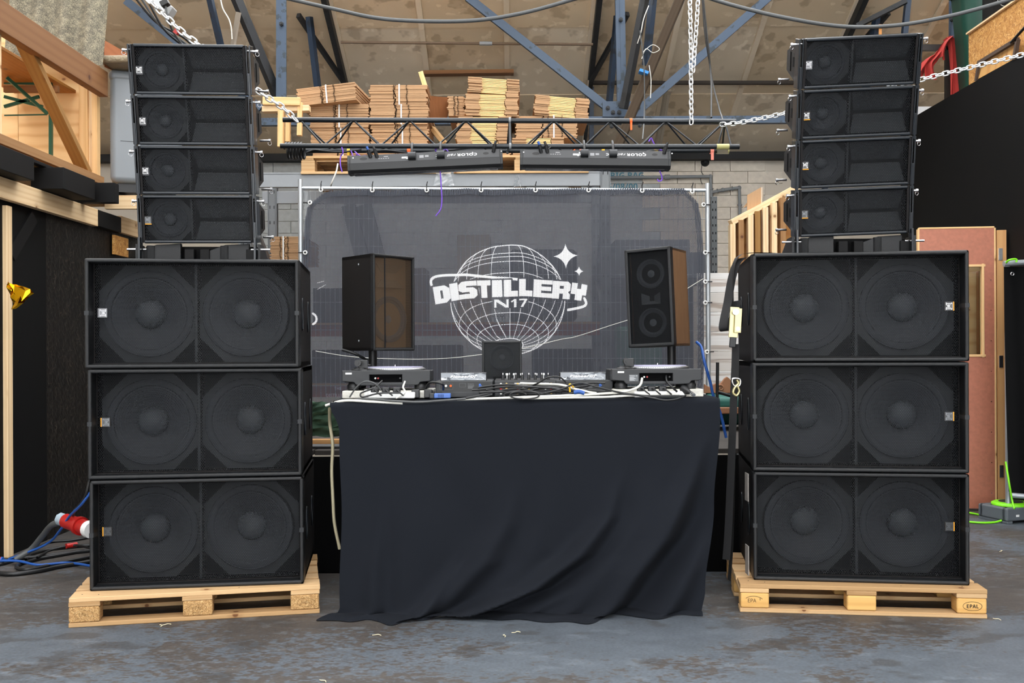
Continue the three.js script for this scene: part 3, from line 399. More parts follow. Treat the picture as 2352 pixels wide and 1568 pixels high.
  x.save(); x.translate(1172, 705); x.scale(1.42, 1); x.font = 'bold 26px sans-serif'; x.textAlign = 'center'; x.lineWidth = 6; x.strokeStyle = dark; x.strokeText('N17', 0, 0); x.fillStyle = white; x.fillText('N17', 0, 0); x.restore();
  x.lineWidth = 5; x.strokeStyle = white; x.beginPath(); x.arc(718, 729, 13, -1.2, 1.2); x.stroke(); x.lineWidth = 1.2; for (const [a, b, c, d] of [[733, 646, 748, 642], [733, 661, 752, 650]]) { x.beginPath(); x.moveTo(a, b); x.lineTo(c, d); x.stroke(); }
  x.fillStyle = '#9a9dab'; x.font = '10px sans-serif'; x.fillText('THE', 768, 892); x.fillText('DISTILLERY', 748, 908);
});
{ // the banner sags a little between its ties and its top corners are cut by the ties
  const z0 = FZ - 0.03, A = at(700, 437, z0), B = at(1612, 940, z0), W = B.x - A.x, H = A.y - B.y, nx = 90, ny = 48, g = new THREE.PlaneGeometry(W, H, nx, ny), p = g.attributes.position, wave = (x, y) => 0.012 * Math.sin(x * 2.1 + y * 1.4) + 0.006 * Math.sin(x * 5.3 - y * 2.2);
  for (let i = 0; i < p.count; i++) { const u = p.getX(i) / W + 0.5, v = 0.5 - p.getY(i) / H; let x = p.getX(i), y = p.getY(i); y -= 0.014 * Math.abs(Math.sin(u * Math.PI * 7.3)) * (1 - v); const cut = Math.max(0, 0.045 - u) + Math.max(0, u - 0.965); y -= cut * 3.2 * Math.pow(1 - v, 6); x += (u < 0.5 ? -1 : 1) * 0.02 * Math.sin(v * Math.PI) - (u < 0.5 ? -1 : 1) * 0.03 * Math.pow(1 - v, 8) * (cut > 0 ? 1 : 0); p.setXYZ(i, x, y, wave(x, y)); }
  g.computeVertexNormals(); const o = thing('mesh_banner', 'dark mesh banner printed with a white globe and the name lettering', 'banner', null, V((A.x + B.x) / 2, (A.y + B.y) / 2, -z0));
  const al = meshT.clone(); al.repeat.set(W / 0.0125, H / 0.0125);
  const main = obj('printed_mesh', clean(g), M({ map: printT, alphaMap: al, transparent: true, roughness: 0.75, side: THREE.DoubleSide }), o);
  const hemAl = rep(meshT, 0.02), hemM = M({ color: '#3c404a', alphaMap: hemAl, transparent: true, roughness: 0.7, side: THREE.DoubleSide }); void main;
  const strip = (pts, n) => { const pos = [], uv = [], idx = []; pts.forEach(([a, b], i) => { pos.push(...a.toArray(), ...b.toArray()); uv.push(a.x + a.y, a.y, b.x + b.y, b.y); if (i) idx.push(2 * i - 2, 2 * i - 1, 2 * i, 2 * i, 2 * i - 1, 2 * i + 1); }); const q = new THREE.BufferGeometry(); q.setAttribute('position', new THREE.Float32BufferAttribute(pos, 3)); q.setAttribute('uv', new THREE.Float32BufferAttribute(uv, 2)); q.setIndex(idx); q.computeVertexNormals(); return clean(q); };
  const edge = (f) => strip(Array.from({ length: 30 }, (_, i) => f(i / 29)));
  const py = (u, v) => { const i = Math.round(v * ny) * (nx + 1) + Math.round(u * nx); return V(p.getX(i), p.getY(i), p.getZ(i) + 0.006); };
  obj('hem', edge((t) => [py(t, 0).add(V(0, 0.012, 0)), py(t, 0).add(V(0, -0.04, 0))]), hemM, o);
  obj('hem', edge((t) => [py(0, t).add(V(-0.006, 0, 0)), py(0, t).add(V(0.045, 0, 0))]), hemM, o);
  obj('hem', edge((t) => [py(1, t).add(V(0.006, 0, 0)), py(1, t).add(V(-0.045, 0, 0))]), hemM, o);
  obj('hem', edge((t) => [py(t, 1), py(t, 1).add(V(0, 0.045, 0))]), hemM, o);
  const ring = clean(new THREE.TorusGeometry(0.014, 0.006, 6, 16));
  for (const [x, y] of [[737, 436], [855, 437], [980, 437], [1105, 437], [1230, 437], [1352, 437], [1475, 438], [1590, 440]]) { const q = at(x, y, z0 - 0.02).sub(o.position), e = obj('eyelet', ring, whitePlastic, o); e.position.copy(q); obj('cable_tie', [rod(q.clone().add(V(0, 0, 0.008)), q.clone().add(V(0, 0.05, -0.01)), 0.005, 6), rod(q.clone().add(V(0, 0.045, 0)), q.clone().add(V(0.008, 0.075, 0.01)), 0.004, 6)], cableBlack, o); }
  for (const [x, y, s] of [[701, 580, -1], [1616, 470, 1], [1620, 580, 1], [1620, 647, 1], [1620, 695, 1], [1624, 808, 1], [712, 465, -1]]) { const q = at(x, y, z0 - 0.02).sub(o.position), e = obj('eyelet', ring, whitePlastic, o); e.position.copy(q); obj('cable_tie', rod(q.clone(), q.clone().add(V(s * 0.06, 0.002, -0.01)), 0.006, 6), cableBlack, o); }
}
one('slack_string', tube([at(725, 806, 8.3), at(800, 818, 8.3), at(900, 824, 8.3), at(1020, 823, 8.3), at(1120, 812, 8.3), at(1200, 800, 8.3), at(1299, 777, 8.3), at(1310, 776, 8.3), at(1400, 748, 8.3), at(1480, 720, 8.3), at(1615, 640, 8.4)], 0.0026, 90, 5), cableWhite, 'thin white string slung across the front of the banner', 'string');

// ---------------------------------------------------------------- black lighting truss hung on chains
const TZ = 6.5;
{ const t = thing('lighting_truss', 'black triangular lighting truss hanging level in front of the cardboard stacks', 'truss'), T0 = at(650, 275, TZ), T1 = at(1690, 279, TZ), F0 = at(644, 335, TZ - 0.12), F1 = at(1698, 337, TZ - 0.12), R0 = at(661, 346, TZ + 0.12), R1 = at(1668, 346, TZ + 0.12);
  for (const [a, b] of [[T0, T1], [F0, F1], [R0, R1]]) obj('main_tube', rod(a, b, 0.0165, 16), trussBlack, t);
  const onl = (a, b, px) => a.clone().lerp(b, (px - 650) / 1040);
  for (const zig of [[690, 748, 812, 876, 941, 1004, 1070, 1135], [1672, 1665, 1597, 1529, 1466, 1402, 1338, 1272, 1205]]) for (let i = 0; i < zig.length - 1; i++) { const up = (zig.length === 8) === (i % 2 === 0), a = up ? zig[i] : zig[i + 1], b = up ? zig[i + 1] : zig[i]; obj('brace', rod(onl(T0, T1, a), onl(F0, F1, b), 0.006, 6), trussBlack, t); obj('brace', rod(onl(T0, T1, a), onl(R0, R1, b + 8), 0.006, 6), trussBlack, t); }
  const c = [onl(T0, T1, 1171), onl(F0, F1, 1171), onl(R0, R1, 1171)]; for (let i = 0; i < 3; i++) obj('joint_frame', rod(c[i], c[(i + 1) % 3], 0.009, 8), trussBlack, t); for (const q of c) obj('joint_collar', clean(new THREE.CylinderGeometry(0.021, 0.021, 0.014, 14)).rotateZ(Math.PI / 2).translate(q.x, q.y, q.z), greySteel, t);
}
const tape = (px, py, z, w, h, mat, label, wrap = 0.036) => { const p = at(px, py, z); one('tape_strip', [clean(new THREE.CylinderGeometry(0.019, 0.019, w, 14, 1, true)).rotateZ(Math.PI / 2).translate(p.x, p.y, p.z), box(w * 0.8, h, 0.002, p.x, p.y - 0.012 - h / 2, p.z + 0.018)], mat, label, 'tape', 'tape scraps on the truss'); };
tape(801, 348, 6.6, 0.02, 0.015, yellow, 'yellow tape on the rear truss tube above the left light bar');
tape(940, 347, 6.6, 0.026, 0.02, orange, 'orange tape on the rear truss tube by the left bracket');
tape(1449, 278, 6.5, 0.016, 0.05, orange, 'orange tape tail hanging from the upper truss tube');
tape(1317, 346, 6.6, 0.022, 0.03, orange, 'orange tape tail on the rear tube above the right light bar');
tape(1334, 346, 6.6, 0.018, 0.015, pinkTape, 'pale pink tape scrap on the rear tube above the right light bar');
tape(1385, 347, 6.6, 0.02, 0.035, yellow, 'yellow tape tail on the rear tube left of the purple cord');
tape(1506, 347, 6.6, 0.024, 0.025, yellow, 'mustard tape on the rear tube beside the purple cord');
tape(1635, 347, 6.6, 0.024, 0.05, pinkTape, 'salmon tape tail near the right end of the truss');
{ const p = at(1660, 337, 6.38), q = at(1660, 347, 6.62); one('tape_wrap', [rod(V(p.x - 0.04, p.y, p.z), V(p.x + 0.04, p.y, p.z), 0.019, 14), rod(V(q.x - 0.04, q.y, q.z), V(q.x + 0.04, q.y, q.z), 0.019, 14), slab([V(p.x - 0.036, p.y - 0.015, p.z), V(p.x + 0.036, p.y - 0.015, p.z), V(q.x + 0.036, q.y - 0.02, q.z), V(q.x - 0.036, q.y - 0.02, q.z)], V(0, 1, 0), 0.001)], clearTape, 'clear yellowish tape wrapped round the right end of the truss tubes', 'tape'); }
// chains of oval links
const linkG = (L, r) => { const w = L * 0.3, s = L / 2 - w, pts = []; for (let i = 0; i < 8; i++) { const a = i / 7 * Math.PI; pts.push(V(s + w * Math.sin(a), w * Math.cos(a), 0)); } for (let i = 0; i < 8; i++) { const a = i / 7 * Math.PI; pts.push(V(-s - w * Math.sin(a), -w * Math.cos(a), 0)); } return tube(pts, r, 22, 5, true); };
function chain(label, pts, L, r) {
  const t = thing('steel_chain', label, 'chain', 'galvanised chains'), c = curve(pts), len = c.getLength(), pitch = L - 2.6 * r, n = Math.round(len / pitch), g = linkG(L, r);
  for (let i = 0; i < n; i++) { const u = (i + 0.5) / n, p = c.getPointAt(u), d = c.getTangentAt(u), m = basis(p.clone().sub(d), p.clone().add(d), V(0.1, 0.3, 1)); const o = obj('link', g, chainM, t); o.applyMatrix4(m); o.rotateX(i % 2 ? 0.9 : -0.65); }
}
chain('galvanised chain hanging straight down to the truss from the roof, left strand', [at(1584, -20, 6.55), at(1586, 60, 6.5), at(1587, 150, 6.5), at(1588, 285, 6.46)], 0.044, 0.0042);
chain('galvanised chain strand joining the hanging chain at an angle, right strand', [at(1604, -20, 6.5), at(1601, 40, 6.48), at(1596, 110, 6.48), at(1592, 165, 6.46)], 0.044, 0.0042);
chain('galvanised chain pulled from the right end of the truss towards the right wall', [at(1655, 286, 6.45), at(1690, 283, 6.4), at(1800, 261, 6.3), at(1950, 226, 6.15), at(2118, 182, 6.0), at(2240, 152, 5.9), at(2380, 118, 5.75)], 0.044, 0.0041);
chain('galvanised chain slanting from the truss up behind the left array', [at(683, 279, 6.45), at(650, 248, 6.4), at(600, 214, 6.3), at(500, 133, 6.1), at(420, 75, 6.0), at(335, -8, 5.9)], 0.054, 0.0052);

// ---------------------------------------------------------------- two LED light bars clamped under the truss
const railT = canvas(1024, 96, (x, w, h) => { x.fillStyle = '#3a3b3d'; x.fillRect(0, 0, w, h); x.translate(w / 2, h / 2); x.rotate(Math.PI); x.translate(-w / 2, -h / 2); x.fillStyle = '#f0f0f0'; x.font = 'bold 42px sans-serif'; x.fillText('COLOR', 150, 62); x.font = 'italic 40px sans-serif'; x.fillText('rail', 296, 62); x.font = 'bold 38px sans-serif'; x.fillText('IRC', 376, 62); x.fillRect(598, 34, 74, 20); x.fillStyle = '#3a3b3d'; x.font = 'bold 16px sans-serif'; x.fillText('CHAUVET', 599, 50); x.fillStyle = '#f0f0f0'; x.beginPath(); x.moveTo(624, 34); x.lineTo(646, 34); x.lineTo(635, 22); x.fill(); x.fillStyle = '#8b8c8e'; x.fillRect(520, 30, 30, 34); x.fillRect(486, 38, 26, 24); x.font = '14px sans-serif'; for (let i = 0; i < 5; i++) x.fillRect(760 + i * 16, 40, 9, 9); x.fillRect(766, 62, 30, 10); x.fillStyle = '#101010'; x.beginPath(); x.ellipse(936, 50, 26, 18, 0, 0, 7); x.fill(); x.beginPath(); x.ellipse(90, 50, 20, 16, 0, 0, 7); x.fill(); });
function lightBar(label, a, b, drop) {
  const t = thing('led_light_bar', label, 'stage light', 'light bars under the truss'), L = a.distanceTo(b); t.applyMatrix4(basis(a, b)); 
  const sec = shape([[-0.045, 0.05], [0.04, 0.05], [0.062, -0.004], [0.058, -0.042], [0.04, -0.06], [-0.04, -0.06], [-0.058, -0.042], [-0.062, 0.0]]);
  obj('housing', extrude(sec, L - 0.02).rotateY(Math.PI / 2).translate(-L / 2 + 0.01, 0, 0), blackPlastic, t);
  const fp = obj('label_face', clean(new THREE.PlaneGeometry(L - 0.04, 0.054)), M({ map: railT, roughness: 0.5 }), t); fp.position.set(0, 0.026, 0.0548); fp.rotation.x = -0.328;
  for (const s of [-1, 1]) obj('end_cap', extrude(sec, 0.012, 0.002).rotateY(Math.PI / 2).translate(s * (L / 2 - 0.006) - 0.006, 0, 0), greyPlastic, t);
  obj('lens_strip', rbox(L - 0.06, 0.01, 0.07, 0.004, 0, -0.061, 0), M({ color: '#0c0d0f', roughness: 0.15 }), t);
  for (const x of [-0.02 + drop, 0.16 + drop]) { const y = obj('bracket', tube([V(x, 0.015, 0.05), V(x, 0.045, 0.065), V(x, 0.09, 0.04), V(x, 0.12, 0)], 0.008, 20, 6), blackPlastic, t); obj('clamp_knob', rod(V(x - 0.024, 0.03, 0.065), V(x + 0.024, 0.03, 0.065), 0.025, 12), greyPlastic, y); }
  for (const [x, mat] of [[-0.4 + 0.06, cableBlue], [-0.4 + 0.1, cableBlack], [0.43, cableBlack]]) { const p = obj('plug', rod(V(x, 0.035, 0.05), V(x + (x > 0 ? 0.012 : -0.012), 0.08, 0.065), 0.012, 10), blackPlastic, t); obj('plug_boot', rod(V(x + (x > 0 ? 0.012 : -0.012), 0.08, 0.065), V(x + (x > 0 ? 0.02 : -0.02), 0.1, 0.065), 0.008, 8), mat, p); }
  for (const x of [-0.45, -0.3, -0.1, 0.3, 0.48]) obj('screw', rod(V(x, 0.035, 0.046), V(x, 0.036, 0.052), 0.004, 6), chrome, t);
}
lightBar('black light bar hung upside down under the left half of the truss', at(802, 380, 6.3), at(1154, 364, 6.3), -0.06);
lightBar('black light bar hung upside down under the right half of the truss', at(1195, 366, 6.3), at(1537, 369, 6.3), -0.05);
const cord = (name, label, pts, r, mat, seg) => one(name, tube(pts, r, seg || pts.length * 8, 6), mat, label, 'cable');
cord('lamp_cable', 'black cable looping from the left light bar plug along the rear tube', [at(862, 360, 6.35), at(845, 350, 6.5), at(880, 345, 6.55), at(960, 352, 6.5), at(1040, 344, 6.5), at(1110, 340, 6.4), at(1123, 352, 6.3)], 0.005, cableBlack);
cord('lamp_cable', 'black cable arching over the plugs of the right light bar', [at(1250, 358, 6.3), at(1262, 340, 6.35), at(1275, 337, 6.4), at(1290, 345, 6.4), at(1300, 352, 6.45), at(1320, 340, 6.5)], 0.005, cableBlack);
cord('lamp_cable', 'grey cable sagging along the right half of the truss to its plug', [at(1518, 360, 6.3), at(1530, 345, 6.4), at(1500, 345, 6.5), at(1460, 352, 6.4), at(1410, 352, 6.4)], 0.005, cableGrey);
cord('truss_cable', 'black cable sagging below the left end of the truss', [at(690, 356, 6.6), at(720, 345, 6.6), at(745, 347, 6.55), at(785, 349, 6.5), at(830, 343, 6.5)], 0.006, cableBlack);
{ const p = at(678, 345, 6.55), pts = []; for (let i = 0; i < 90; i++) { const a = i * 0.42; pts.push(V(p.x - 0.05 + i * 0.0013, p.y - 0.01 + 0.05 * Math.sin(a), p.z + 0.06 * Math.cos(a) + 0.03)); } cord('coiled_cable', 'black cable wound round the left end of the lower truss tubes', pts, 0.0075, cableBlack, 500); }
const cordTail = (label, pts) => one('purple_cord', tube(pts, 0.0042, pts.length * 10, 5), purple, label, 'cord', 'purple cords on the truss');
cordTail('purple cord tail dangling below the truss left of the left light bar', [at(785, 338, 6.36), at(788, 350, 6.36), at(783, 358, 6.38), at(782, 380, 6.36), at(786, 395, 6.36)]);
cordTail('tangled purple cord by the plugs of the left light bar', [at(806, 345, 6.5), at(812, 360, 6.45), at(820, 354, 6.4), at(815, 348, 6.45), at(828, 358, 6.4), at(840, 357, 6.4)]);
cordTail('long purple cord hanging down in front of the banner top', [at(1006, 338, 6.38), at(1000, 345, 6.4), at(1015, 352, 6.4), at(1022, 342, 6.42), at(1030, 350, 6.4), at(1012, 360, 6.3), at(1013, 420, 6.3), at(1015, 460, 6.3), at(1012, 480, 6.3), at(1001, 496, 6.3)]);
cordTail('purple cord knotted on the truss right of the right light bar', [at(1490, 325, 6.5), at(1496, 317, 6.5), at(1500, 326, 6.5), at(1515, 345, 6.5), at(1530, 342, 6.5), at(1518, 352, 6.45), at(1530, 350, 6.45), at(1515, 343, 6.45)]);
cordTail('purple cord with a hooked end below the right light bar', [at(1512, 380, 6.3), at(1516, 395, 6.3), at(1520, 405, 6.3), at(1520, 413, 6.3), at(1513, 416, 6.3), at(1510, 411, 6.3)]);
cord('loose_string', 'short white cord hanging between the pallet and the fence top', [at(776, 376, 8.5), at(772, 395, 8.45), at(762, 420, 8.45), at(760, 427, 8.5)], 0.007, cableWhite);
cord('overhead_cable', 'thick grey cable sagging across the top left half of the picture', [at(640, -8, 5.4), at(760, 19, 5.35), at(870, 42, 5.3), at(990, 49, 5.3), at(1100, 46, 5.3), at(1200, 30, 5.3), at(1340, -8, 5.35)], 0.0105, cableGrey, 80);
cord('overhead_cable', 'thick grey cable sagging above the right line array', [at(1610, -10, 5.4), at(1680, 11, 5.35), at(1800, 40, 5.3), at(1940, 61, 5.3), at(2060, 58, 5.25), at(2180, 37, 5.2), at(2300, 5, 5.15), at(2400, -25, 5.1)], 0.0105, cableGrey, 80);
cord('hanging_wire', 'black wire dropping past the truss right of the chain', [at(1613, -8, 7.0), at(1620, 80, 7.0), at(1632, 160, 7.0), at(1634, 270, 6.7)], 0.007, cableBlack);
cord('hanging_wire', 'black wire splitting off towards the right end of the truss', [at(1615, -8, 7.05), at(1626, 100, 7.0), at(1635, 180, 7.0), at(1652, 250, 6.8), at(1660, 285, 6.6), at(1650, 330, 6.5)], 0.006, cableBlack);
cord('hanging_wire', 'white wire hanging beside the flat grey strap at the top left', [at(505, -8, 9.4), at(512, 20, 9.4), at(526, 45, 9.4), at(531, 63, 9.4), at(533, 90, 9.42)], 0.007, cableWhite);
cord('hanging_wire', 'thin white wire hanging by the slanting pole', [at(1490, 13, 9.35), at(1478, 45, 9.35), at(1472, 75, 9.36), at(1464, 100, 9.4)], 0.005, cableWhite);
cord('hanging_wire', 'white-tipped thin wire dangling right of the gusset plate', [at(1491, 150, 8.8), at(1495, 180, 8.8), at(1495, 205, 8.8), at(1494, 225, 8.8)], 0.004, cableWhite);
cord('hanging_wire', 'grey wire dropping through the truss beside the gusset plate', [at(1470, 70, 7.2), at(1479, 150, 7.2), at(1480, 260, 7.2), at(1476, 320, 7.0)], 0.005, cableGrey);
for (const [i, w] of ['upper', 'middle', 'lower'].entries()) cord('hanging_wire', w + ' black cable running with the slanting chain behind the left array', [at(305 + i * 14, -12, 6.4), at(360 + i * 8, 52 + i * 7, 6.5), at(420, 85 + i * 10, 6.6), at(470, 130 + i * 6, 6.7), at(520, 170, 6.8)], 0.008, i === 1 ? cableGrey : cableBlack);
{ const t = thing('power_socket_strip', 'grey extension socket with a plug hanging from the roof at the top left', 'socket'); const a = at(345, -2, 6.2), b = at(397, 30, 6.2); obj('body', bar(a, b, 0.06, 0.09, 0.008), M({ color: '#b9bcbd', roughness: 0.5 }), t); obj('plug', bar(at(376, 2, 6.1), at(382, 14, 6.1), 0.05, 0.05, 0.006), blackPlastic, t); obj('plug_cable', tube([at(380, 14, 6.1), at(386, 40, 6.1), at(396, 70, 6.2), at(420, 105, 6.3)], 0.007), cableGrey, t); obj('tape_mark', bar(at(402, 70, 6.15), at(410, 76, 6.15), 0.03, 0.03), red, t); }
one('foil_streamer', (() => { const g = new THREE.PlaneGeometry(0.016, 0.075, 1, 4); return clean(g).applyMatrix4(new THREE.Matrix4().makeTranslation(...at(2022, 72, 5.27).toArray())); })(), M({ color: '#b07020', roughness: 0.4, side: THREE.DoubleSide }), 'small brown ticket hanging from the right overhead cable', 'ticket');

// ---------------------------------------------------------------- pallet racking with stacked cardboard
{ const t = thing('pallet_racking', 'grey steel pallet racking behind the banner carrying the cardboard pallets', 'racking'), z = 8.78, zr = 9.75, y = at(900, 414, z).y;
  const x0 = at(540, 414, z).x, x1 = at(1378, 414, z).x;
  obj('beam', rbox(x1 - x0, 0.12, 0.05, 0.004, (x0 + x1) / 2, y, -z), greySteel, t); obj('beam', rbox(x1 - x0, 0.12, 0.05, 0.004, (x0 + x1) / 2, y, -zr), greySteel, t);
  obj('beam_lip', box(x1 - x0, 0.012, 0.06, (x0 + x1) / 2, y + 0.062, -z), greySteel, t);
  for (const yy of [1.52, 0.98]) { obj('beam', rbox(x1 - x0, 0.1, 0.05, 0.004, (x0 + x1) / 2, yy, -z - 0.1), M({ color: '#9c3c22', roughness: 0.6 }), t); obj('shelf_board', box(x1 - x0, 0.018, 0.95, (x0 + x1) / 2, yy + 0.06, -(z + zr) / 2), pineOld, t); }
  for (const zz of [z, zr]) for (const [xx, top] of [[x1 + 0.045, 3.0], [x0 + 0.1, 2.95]]) { const u = obj('upright', [box(0.012, top - deckY, 0.07, xx - 0.038, (top + deckY) / 2, -zz), box(0.012, top - deckY, 0.07, xx + 0.038, (top + deckY) / 2, -zz), box(0.07, top - deckY, 0.006, xx, (top + deckY) / 2, -zz + 0.032)], M({ color: '#6f7376', roughness: 0.5 }), t); for (let k = 0; k < 14; k++) for (const s of [-1, 1]) obj('slot', box(0.006, 0.03, 0.002, xx + s * 0.02, deckY + 0.2 + k * 0.15, -zz + 0.0365), inside, u); }
  for (let k = 0; k < 3; k++) for (const xx of [x1 + 0.045, x0 + 0.1]) obj('frame_brace', bar(V(xx, deckY + 0.2 + k * 0.6, k % 2 ? -z : -zr), V(xx, deckY + 0.7 + k * 0.6, k % 2 ? -zr : -z), 0.04, 0.02), greySteel, t);
}
function rackPallet(label, px0, px1, z) { // seen from below and in front
  const y0 = at(900, 400, 8.75).y, x0 = at(px0, 390, z).x, x1 = at(px1, 390, z).x, w = x1 - x0, t = thing('wooden_pallet', label, 'pallet', 'pallets on the racking', V((x0 + x1) / 2, y0 + 0.002, -z));
  for (const x of [-w / 2 + 0.06, 0, w / 2 - 0.06]) { obj('bottom_board', rbox(0.1, 0.022, 0.98, 0.003, x, 0.011, -0.5), palletWood[0], t); for (const d of [-0.07, -0.5, -0.93]) obj('block', rbox(0.12, 0.1, 0.12, 0.004, x, 0.072, d), palletWood[1], t); obj('cross_board', rbox(0.1, 0.02, 0.98, 0.003, x, 0.132, -0.5), palletWood[2], t); }
  obj('front_board', rbox(w, 0.022, 0.1, 0.003, 0, 0.011, -0.04), palletWood[0], t);
  for (let k = 0; k < 6; k++) obj('deck_board', rbox(w, 0.02, 0.12, 0.003, 0, 0.152, -0.07 - k * 0.172), palletWood[k % 3], t);
}
rackPallet('pale wooden pallet on the racking under the left cardboard stacks', 691, 1036, 8.74);
rackPallet('pale wooden pallet on the racking under the right cardboard stacks', 1042, 1352, 8.74);
const RY = at(900, 400, 8.75).y + 0.166;
// a bundle of flattened boxes: layers of uneven sheets held by a white strap
function bundle(label, px0, px1, pyTop, pyBot, z, depth, opt = {}) {
  const a = at(px0, pyTop, z), b = at(px1, pyBot, z), w = b.x - a.x, h = a.y - b.y, t = thing('cardboard_bundle', label, 'cardboard', 'bundles of flattened boxes on the racking', V((a.x + b.x) / 2, b.y, -z), opt.turn ?? 0);
  t.rotation.z = opt.tilt ?? 0; const n = Math.max(3, Math.round(h / 0.0135)), dark = [], light = [];
  for (let i = 0; i < n; i++) { const y = (i + 0.5) * h / n, j = rnd(-0.01, 0.01) + (opt.lean ?? 0) * i / n, e = h / n * 0.86;
    if (opt.open) { dark.push(box(w * 0.27, e, depth, -w * 0.365 + j, y, -depth / 2 + rnd(-0.01, 0.01)), box(w * 0.24, e, depth, w * 0.38 + j, y + 0.002, -depth / 2 + rnd(-0.01, 0.01))); light.push(box(w * 0.5, e * 0.8, depth, j, y, -depth / 2 - 0.012 + rnd(-0.004, 0.004))); }
    else { dark.push(box(w * 0.42, e, depth, -w * 0.285 + j, y, -depth / 2 + rnd(-0.006, 0.006)), box(w * 0.55, e, depth, w * 0.22 + j, y, -depth / 2 + rnd(-0.006, 0.006))); } }
  obj('cardboard_sheets', dark, card, t).userData.kind = 'stuff'; if (light.length) obj('inner_flaps', light, cardLight, t).userData.kind = 'stuff';
  if (!opt.noStrap) obj('strap', [box(0.012, h + 0.006, 0.003, (opt.strap ?? 0) * w, h / 2, 0.012), box(0.012, 0.003, depth, (opt.strap ?? 0) * w, h + 0.003, -depth / 2)], whitePlastic, t);
  if (!opt.open) for (const s of [-0.09, 0.13]) obj('slot_line', Array.from({ length: n }, (_, i) => box(0.012, h / n * 0.35, 0.004, (s + (opt.strap ?? 0)) * w + 0.004 * Math.sin(i), (i + 0.5) * h / n, 0.0085)), inside, t);
}
bundle('tilted top bundle of brown flattened boxes at the far left of the racking', 682, 822, 196, 236, 8.8, 0.75, { tilt: 0.085, turn: -0.1 });
bundle('second bundle of flattened boxes from the top in the leftmost stack', 711, 848, 239, 292, 8.9, 0.7);
bundle('third bundle of flattened boxes from the top in the leftmost stack', 713, 848, 293, 340, 8.92, 0.7, { strap: 0.02 });
bundle('lowest bundle of flattened boxes in the leftmost stack', 718, 850, 341, 358, 8.94, 0.7, { strap: 0.03 });
bundle('top bundle of flattened boxes in the second stack from left', 848, 981, 195, 240, 8.9, 0.7, { strap: 0.02 });
bundle('second bundle of flattened boxes in the second stack from left', 849, 984, 241, 285, 8.9, 0.7, { strap: 0.04 });
bundle('third bundle of flattened boxes in the second stack from left', 852, 984, 286, 338, 8.92, 0.7, { strap: 0.05 });
bundle('lowest bundle of flattened boxes in the second stack from left', 854, 986, 339, 358, 8.94, 0.7, { noStrap: true });
bundle('tall top bundle of folded boxes with yellow inner flaps, third stack', 1074, 1192, 180, 214, 8.8, 0.7, { open: true, noStrap: true, tilt: -0.07 });
bundle('second bundle of folded boxes with yellow inner flaps, third stack', 1068, 1190, 216, 266, 8.8, 0.7, { open: true, noStrap: true, tilt: -0.03 });
bundle('third bundle of folded boxes with yellow inner flaps, third stack', 1046, 1168, 268, 322, 8.8, 0.7, { open: true, noStrap: true, lean: 0.03 });
bundle('lowest bundle of folded boxes with yellow inner flaps, third stack', 1048, 1172, 323, 358, 8.8, 0.7, { open: true, noStrap: true });
bundle('narrow bundle of flattened boxes left behind the yellow-flapped stack', 1028, 1066, 221, 266, 8.95, 0.6, { noStrap: true });
bundle('top bundle of folded boxes fanned to the left, rightmost stack', 1225, 1350, 222, 268, 8.8, 0.7, { open: true, tilt: -0.09, noStrap: true });
bundle('second bundle of flattened boxes in the rightmost stack', 1184, 1326, 266, 316, 8.82, 0.7, { strap: 0.12 });
bundle('lowest bundle of folded boxes in the rightmost stack', 1176, 1295, 317, 358, 8.8, 0.7, { open: true, noStrap: true });
{ const t = thing('open_cardboard_flap', 'dark brown cardboard flap standing open between the stacks', 'cardboard'); obj('flap', slab([at(988, 220, 9.0), at(1036, 224, 9.1), at(1026, 275, 9.1), at(986, 272, 9.0)], V(0, 0, -1), 0.012), M({ map: rep(cardT, 0.5), color: '#a8835c', roughness: 0.9 }), t); }
const prop = (label, p, q, w, d, mat = planed) => one('timber_stick', bar(p, q, w, d, 0.003), mat, label, 'timber', 'loose timber behind the racking');
prop('pale timber stick leaning out above the second cardboard stack', at(966, 165, 9.35), at(985, 225, 9.35), 0.045, 0.03);
prop('pale timber prop leaning low between the cardboard stacks', at(993, 294, 9.3), at(1022, 330, 9.2), 0.04, 0.05);
prop('level pale timber rail at the left end of the truss', at(604, 232, 8.6), at(690, 234, 8.6), 0.07, 0.04);
prop('pale timber rail just under the level rail at the left end of the truss', at(604, 252, 8.65), at(712, 250, 8.65), 0.05, 0.08, pine);
prop('upright pale timber stud at the left end of the truss', at(646, 252, 8.6), at(645, 338, 8.6), 0.055, 0.05);
prop('short upright timber stud hanging behind the truss end', at(662, 252, 8.66), at(661, 326, 8.66), 0.05, 0.04);
prop('second short upright timber stud behind the truss end', at(690, 236, 8.62), at(688, 312, 8.62), 0.05, 0.04);
const crumple = (w, h, amp) => { const g = new THREE.PlaneGeometry(w, h, 9, 12), p = g.attributes.position; for (let i = 0; i < p.count; i++) p.setXYZ(i, p.getX(i) * (0.55 + 0.5 * (0.5 - p.getY(i) / h)) + rnd(-1, 1) * amp * 0.3, p.getY(i) + rnd(-1, 1) * amp * 0.3, rnd(-1, 1) * amp); g.computeVertexNormals(); return clean(g); };
const wrapP = (label, px, py, z, w, h) => { const p = at(px, py, z); one('plastic_wrap', crumple(w, h, 0.02).translate(p.x, p.y, p.z), film, label, 'plastic wrap', 'scraps of clear plastic wrap'); };
wrapP('crumpled clear plastic wrap hanging from the left rack pallet', 1019, 403, 8.6, 0.17, 0.17); wrapP('small scrap of clear plastic wrap on the grey rack beam', 1189, 415, 8.7, 0.06, 0.1); wrapP('long clear plastic wrap at the left edge of the banner', 701, 505, 8.62, 0.1, 0.5);
